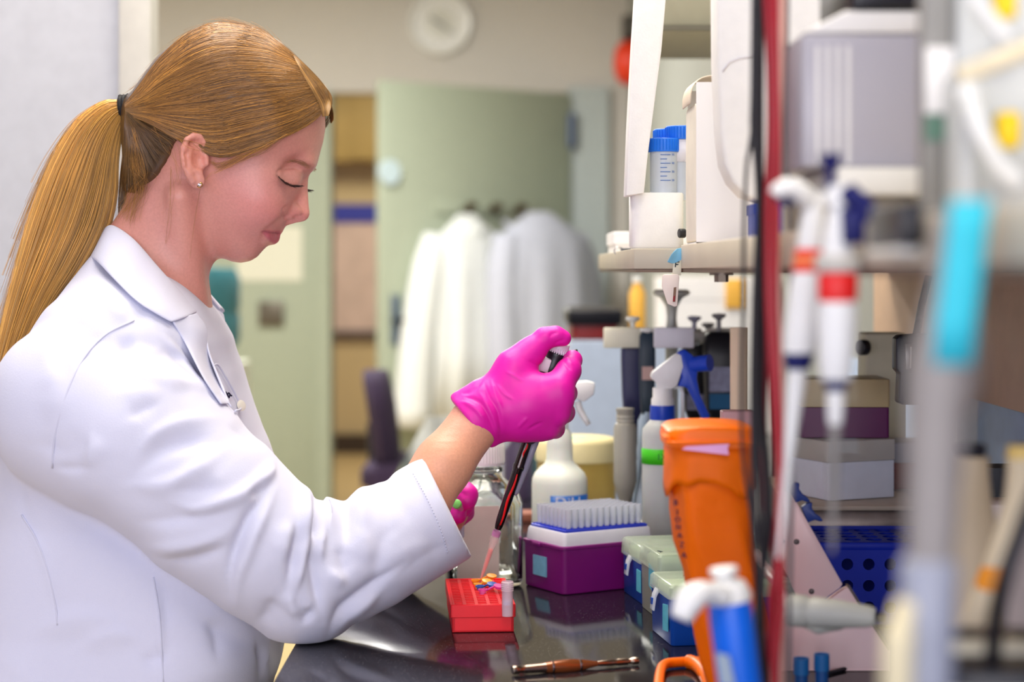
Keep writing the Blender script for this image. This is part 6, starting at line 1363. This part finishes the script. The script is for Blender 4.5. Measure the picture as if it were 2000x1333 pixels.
def exB(t, X_, k):
    MB().lathe([(.0003, EZ+(528-300)*k), (.0058, EZ+(528-301)*k), (.0050, EZ+(528-318)*k), (.0026, EZ+(528-330)*k), (.0026, EZ+(528-372)*k)], np.array([P(1622, 528, dB)[0], dB, 0]), 20).build('plunger', M_PN, t, 50)
    MB().tube(cr([P(1655, 372, dB-.004), P(1668, 388, dB-.006), P(1690, 404, dB-.006), P(1700, 440, dB-.004), P(1696, 478, dB-.002)], 14), .0052, 12).build('finger_rest', M_PN, t, 180)
    MB().extrude3([P(x, y, dB-.011) for x, y in ((1646, 404), (1692, 410), (1688, 476), (1648, 478))], (0, .014, 0)).build('display', M_PN, t, 40, .002)
    MB().tube([P(1650, 500, dB+.008), P(1652, 505, dB+.02), (sfx(dB+.02)-.0040, dB+.02, EZ+.010)], .003, 8).build('hanger', M_RG, t, 180)
hang('white pipette with a wide red band and navy plunger, right of the hanging pair', dB, ((1640, 380), (1632, 780)), [('head', 362, 402, 26, 32, M_WP), ('upper_body', 400, 500, 20, 36, M_WP), ('clear_ring', 498, 532, 48, 44, M_RG), ('red_ring', 530, 592, 40, 39, M_PR), ('lower_body', 590, 742, 41, 33, M_WP), ('navy_ring', 740, 764, 26, 20, M_PN), ('shaft', 762, 830, 18, 14, M_WP), ('nozzle', 828, 1080, 13, 4, M_SG)], exB)

# grey translucent organiser on the shelf, tray lip, dark unit above
d = 1.08; k = d/FPX; ox0, ox1 = P(1566, 0, d)[0], P(1812, 0, d)[0]; oz = lambda py: EZ+(528-py)*k
t = thing('clear_organiser', 'frosted grey plastic drawer organiser standing on the shelf behind the pipettes', 'organiser', ((ox0+ox1)/2, d+.06, ST))
M_OG = mat('frosted_grey', (170, 167, 176), .35, var=(6, .03)); M_OL = mat('organiser_lip', (230, 228, 220), .4)
MB().box((ox0, d, oz(328)), (ox1, d+.13, oz(66))).build('drawer', M_OG, t, 40, .003)
MB().extrude3([(ox0, d, oz(66)+.0003), (ox1, d, oz(66)+.0003), (ox1, d, oz(20)), (ox0+.026, d, oz(20))], (0, .13, 0)).build('sloped_lid', mat('frosted_light', (224, 222, 220), .35), t, 40, .003)
MB().box((ox0+.018, d-.016, oz(384)), (ox1, d+.13, oz(329))).build('tray_lip', M_OL, t, 40, .003)
MB().box((ox0+.006, d+.004, ST+.0004), (ox1-.004, d+.12, oz(384)-.0003)).build('base', mat('organiser_base', (150, 140, 124), .5), t, 40, .002)
for i in range(4):
    x = ox0+.008+i*.006; MB().box((x, d-.0012, oz(320)), (x+.0022, d+.001, oz(90))).build('rib', mat('frosted_light', 0), t)
t = thing('black_unit', 'black instrument on top of the frosted organiser, cut by the frame', 'instrument', ((ox0+ox1)/2, d+.06, oz(20)))
MB().box((ox0+.030, d+.002, oz(19)), (ox1, d+.12, oz(-90))).build('unit_body', M_BLK, t, 40, .004)
MB().box((ox0+.036, d-.001, oz(5)), (ox1-.006, d+.002, oz(-60))).build('front_panel', mat('dark_navy_panel', (18, 18, 36), .4), t, 40, .001)
# black holder on the shelf front
dC = .80; t = thing('black_holder', 'black holder clipped to the shelf edge right of the hanging pipettes', 'holder', (sfx(dC)-.006, dC, EZ))
y0h, y1h = .765, .835; MB().box((sfx(.80)-.0105, y0h, EZ+.010), (sfx(.80)-.0012, y1h, EZ+.0285)).build('holder_body', M_BLK, t, 40, .002)
MB().box((sfx(.80)-.011, y0h+.004, EZ+.006), (sfx(.80)-.0015, y1h, EZ+.0098)).build('lower_ledge', M_OL, t, 40, .001)
# upright with label, yellow-topped items at far right
d = .86; k = d/FPX; t = thing('clear_upright', 'frosted upright panel with a white label, standing on the shelf at right', 'panel', (P(1840, 0, d)[0], d, ST))
ux0, ux1 = P(1802, 0, d)[0], P(1882, 0, d)[0]
MB().box((ux0, d, ST+.0004), (ux1, d+.012, EZ+.20)).build('panel', mat('upright_frost', (136, 134, 128), .3, var=(12, .05)), t, 40, .002)
MB().box((ux0+.001, d-.0012, EZ+(528-222)*k), (ux1-.003, d+.001, EZ+(528-92)*k)).build('label', mat('label_paper', (240, 238, 234), .6), t, 40, .0005)
MB().box((ux0+.001, d-.0010, EZ+(528-275)*k), (ux1-.002, d+.001, EZ+(528-226)*k)).build('green_sticker', mat('sticker_green', (94, 130, 112), .6), t)
d = .82; k = d/FPX; t = thing('wall_rack', 'pale grey rack with a cream rail, at the right edge above the shelf', 'rack', (P(1960, 0, d)[0], d+.02, ST))
MB().box((P(1885, 0, d)[0]+.004, d+.03, ST+.0004), (P(1885, 0, d)[0]+.10, d+.04, EZ+.20)).build('rack_panel', mat('rack_pale', (206, 210, 208), .5), t, 40, .002)
MB().cyl(P(1872, 150, d), P(2060, 72, d), .0042, seg=14).build('cream_rail', mat('cream_rail', (232, 220, 188), .45), t, 50)
MB().box((P(1876, 0, d)[0], d-.002, ST+.0004), (P(1876, 0, d)[0]+.006, d+.03, EZ+(528-140)*k)).build('rail_post', mat('rack_pale', 0), t, 40, .001)
for i, (pts, r) in enumerate((([(1880, -40, .80), (1920, 20, .80), (1970, 80, .80)], .0036), ([(1893, 190, .81), (1912, 250, .80), (1950, 320, .80), (1990, 360, .80)], .0042))):
    t = thing('slanted_tube', ['white slanted tube above the cream rail at the right edge', 'white slanted tube below the cream rail at the right edge'][i], 'tube', P(*pts[1]), 'white tubes in the rack')
    MB().tube(cr([P(*q_) for q_ in pts], 14), r, 12).build('tube_body', mat('tube_white', (232, 234, 230), .4), t, 180); MB().lathe([(.0003, -.003), (r*1.3, -.003), (r*1.3, .004), (.0003, .005)], P(*pts[0]), 14, frame(P(*pts[0])-P(*pts[1]))).build('end_cap', mat('tube_white', 0), t, 50)
for i, (x, y, r) in enumerate(((1962, 2, .0055), (1968, 255, .0060))):
    c = P(x, y, .83); t = thing('yellow_cap', ['yellow cap at the top right corner of the frame', 'yellow cap below the cream rail at the right edge'][i], 'cap', c, 'yellow caps in the rack')
    MB().lathe([(.0003, -.0085), (r*.8, -.008), (r, -.005), (r, .005), (r*.8, .008), (.0003, .0085)], c, 18).build('cap_body', mat('yellow_cap', (250, 212, 10), .4), t, 50)
    MB().cyl(c+(0, .004, 0), c+(0, .022, 0), .002, seg=8).build('peg', mat('rack_pale', 0), t)

# big grey pipette with cyan tape, nearest thing of all
d = .655; k = d/FPX; gp_ = lambda px, py, dd=0.: P(px, py, d+dd)
t = thing('grey_pipette', 'large grey pipette with bright cyan tape, upright and nearest the camera at right', 'pipette', gp_(1815, 1333))
M_GP = mat('big_pipette_grey', (146, 140, 136), .4); M_GP2 = mat('big_pipette_blue_grey', (150, 154, 168), .38); M_GPB = mat('big_pipette_brown', (112, 100, 92), .45)
def gring(px, py, h, q_=.85, n_=24): c_ = gp_(px, py); return np.array([c_+np.array([math.cos(a)*h*k, math.sin(a)*h*k*q_, 0]) for a in np.linspace(0, 2*np.pi, n_, endpoint=False)])
MB().loft([gring(1817, 1110, 46), gring(1822, 960, 52), gring(1829, 800, 58), gring(1834, 760, 64), gring(1842, 700, 66), gring(1850, 650, 60), gring(1860, 560, 46), gring(1870, 450, 42), gring(1876, 395, 36)]).build('body', M_GP, t, 60)
MB().loft([gring(1868, 840, 6), gring(1876, 790, 34), gring(1886, 720, 40), gring(1890, 660, 36), gring(1884, 625, 16)]).build('finger_rest', M_GPB, t, 60)
MB().loft([gring(1806, 1345, 52), gring(1810, 1240, 55), gring(1815, 1102, 57), gring(1815, 1092, 50)]).build('lower_barrel', M_GP2, t, 60)
MB().loft([gring(1800, 1400, 20), gring(1804, 1345, 40)]).build('nozzle', M_GP2, t, 60)
rg_ = []
for px, py in ((1884, 392), (1876, 460), (1867, 540), (1857, 620), (1849, 710)):
    c_ = gp_(px, py); rg_.append([c_+np.array([(x_)*k*38, -math.sqrt(max(0, 1-(x_*.6)**2))*k*52-.0012, 0]) for x_ in np.linspace(-1, 1, 12)])
b = MB(); rr = np.array(rg_); V_ = rr.reshape(-1, 3); b.add(V_, [(i*12+j, i*12+j+1, (i+1)*12+j+1, (i+1)*12+j) for i in range(4) for j in range(11)]); o = b.build('cyan_tape', mat('cyan_tape', (52, 196, 216), .6), t, 180)
md = o.modifiers.new('thick', 'SOLIDIFY'); md.thickness = .0006
MB().tube(cr([gp_(1770, 1180, -.004), gp_(1756, 1240, -.008), gp_(1752, 1330, -.008), gp_(1756, 1420, -.006)], 14), [.0040]*4+[.0055]*10, 12).build('cream_trigger', mat('cream_trigger', (226, 214, 176), .5), t, 180)
# pipette stand pole it hangs on, below the frame
b = MB(); b.lathe([(.001, 0), (.06, 0), (.06, .012), (.012, .018), (.010, .16), (.001, .16)], np.array([gp_(1802, 0)[0], d, B]), 24); b.build('stand_base', M_OL, t, 50)

# tan pipettes on the right
d = 1.08; k = d/FPX; tp_ = lambda px, py, dd=0.: P(px, py, d+dd)
M_TAN = mat('tan_plastic', (212, 190, 154), .45); M_TAN2 = mat('tan_light', (226, 206, 168), .45)
def tring(px, py, h, dd=0., q_=.7): c_ = tp_(px, py, dd); return np.array([c_+np.array([math.cos(a)*h*k, math.sin(a)*h*k*q_, 0]) for a in np.linspace(0, 2*np.pi, 20, endpoint=False)])
t = thing('tan_pipette', 'broad tan pipette with a black top, behind the large grey one', 'pipette', np.array([tp_(1895, 0)[0], d, B]))
MB().loft([tring(1880, 1600, 40), tring(1883, 1400, 70), tring(1884, 1250, 80), tring(1884, 1140, 76), tring(1886, 1050, 66), tring(1892, 980, 46), tring(1899, 930, 33), tring(1900, 892, 31)]).build('body', M_TAN, t, 60)
MB().loft([tring(1898, 892, 25), tring(1896, 880, 30), tring(1896, 868, 28)]).build('black_cap', M_BLK, t, 50)
MB().loft([tring(1880, EZ*0+1655, 60), tring(1880, 1600, 60)]).build('stand_foot', M_OL, t, 50)
dd = -.10
t = thing('tan_pipette', 'tan curved pipette with an orange band, leaning at the right edge', 'pipette', np.array([tp_(1880, 0, dd)[0], d+dd, B]))
MB().loft([tring(1850, 1420, 30, dd), tring(1880, 1300, 32, dd), tring(1908, 1200, 30, dd), tring(1938, 1132, 26, dd), tring(1966, 1050, 26, dd), tring(1992, 970, 27, dd), tring(2000, 920, 30, dd), tring(2004, 880, 34, dd)]).build('body', M_TAN2, t, 60)
MB().loft([tring(1933, 1152, 29, dd), tring(1938, 1132, 29, dd), tring(1948, 1106, 28, dd)]).build('orange_band', mat('orange_band', (252, 156, 10), .5), t, 60)
MB().loft([tring(2004, 896, 36, dd), tring(2006, 870, 34, dd)]).build('yellow_top', mat('yellow_tan', (236, 200, 112), .5), t, 60)
MB().loft([tring(1845, 1800, 40, dd), tring(1848, 1420, 20, dd)]).build('stand_foot', M_OL, t, 60)
c = P(1950, 528, 1.75); t = thing('black_box', 'small black box on the bench behind the tan pipettes', 'box', (c[0], 1.75, B))
MB(T=(c[0], 1.76, 0)).loft(round_box(.05, .04, [(B, 0), (EZ-.217, 0), (EZ-.190, 0), (EZ-.188, .002)], .003)).build('box_body', M_BLK, t, 40); MB(T=(c[0], 1.76, 0)).loft(round_box(.052, .042, [(EZ-.2, 0), (EZ-.187, 0)], .003)).build('lid', M_BLK, t, 40)
c = P(1950, 528, 1.6); t = thing('pale_pink_box', 'pale pinkish box low behind the tan pipettes', 'box', (c[0], 1.6, B))
MB(T=(c[0], 1.62, 0)).loft(round_box(.06, .04, [(B, 0), (EZ-.206, 0), (EZ-.203, .003)], .004)).build('box_body', mat('box_pinkish', (214, 196, 186), .5), t, 40); MB(T=(c[0], 1.62, 0)).loft(round_box(.062, .042, [(EZ-.225, 0), (EZ-.204, 0), (EZ-.202, .003)], .004)).build('lid', mat('box_pinkish_lid', (222, 206, 196), .5), t, 40)
# bottom right: white base with a black cable, blue caps, wire
c = P(1935, 1333, .80); t = thing('white_charger', 'white charger base at the bottom right corner with a black cable', 'charger', (c[0]+.01, .83, EZ-.19))
MB(T=(c[0]+.012, .84, 0)).loft(round_box(.075, .045, [(B, .004), (B+.006, 0), (EZ-.176, .003), (EZ-.171, .008)], .016)).build('housing', mat('charger_white', (226, 222, 204), .45), t, 60)
MB(T=(c[0]+.012, .84, 0)).loft(round_box(.070, .095, [(EZ-.180, -.0025), (EZ-.176, -.0028), (EZ-.172, -.001)], .016)).build('black_rim', M_BLK, t, 60)
o = MB().tube(cr([P(1938, 1300, .80), P(1945, 1210, .79), P(1962, 1130, .78), P(1990, 1050, .78), P(2030, 950, .78), P(2080, 880, .78)], 40), .0036, 10).build('cable', M_CB, None, 180); tag(o, 'black cable rising from the white charger at the bottom right', 'cable')
for i, (x, lab) in enumerate(((1565, 'teal blue tube cap at the bottom, left of the pair by the stand'), (1605, 'teal blue tube cap at the bottom, right of the pair by the stand'))):
    c = P(x, 528, 1.47); h = EZ-(1286-i*8-528)*1.47/FPX; t = thing('blue_tube', lab, 'tube', (c[0], 1.47, B), 'blue tubes before the acrylic stand')
    MB(T=(c[0], 1.47, 0)).lathe([(.001, B), (.0052, B), (.0052, h-.010), (.001, h-.010)], seg=18).build('tube_body', mat('tube_blue_dark', (24, 84, 150), .4), t, 50)
    MB(T=(c[0], 1.47, 0)).lathe([(.0062, h-.013), (.0062, h), (.0050, h), (.0046, h-.006), (.001, h-.006)], seg=18).build('cap', mat('tube_cap_blue', (30, 110, 176), .4), t, 50)
o = MB().tube(cr([bz(1612, 1322)+(0, 0, .002), bz(1650, 1312)+(0, 0, .002), bz(1690, 1303)+(0, 0, .003), bz(1740, 1302)+(0, 0, .002), bz(1790, 1320)+(0, 0, .002)], 30), .0018, 8).build('cable', M_CB, None, 180); tag(o, 'thin black wire lying on the bench below the acrylic stand', 'cable')
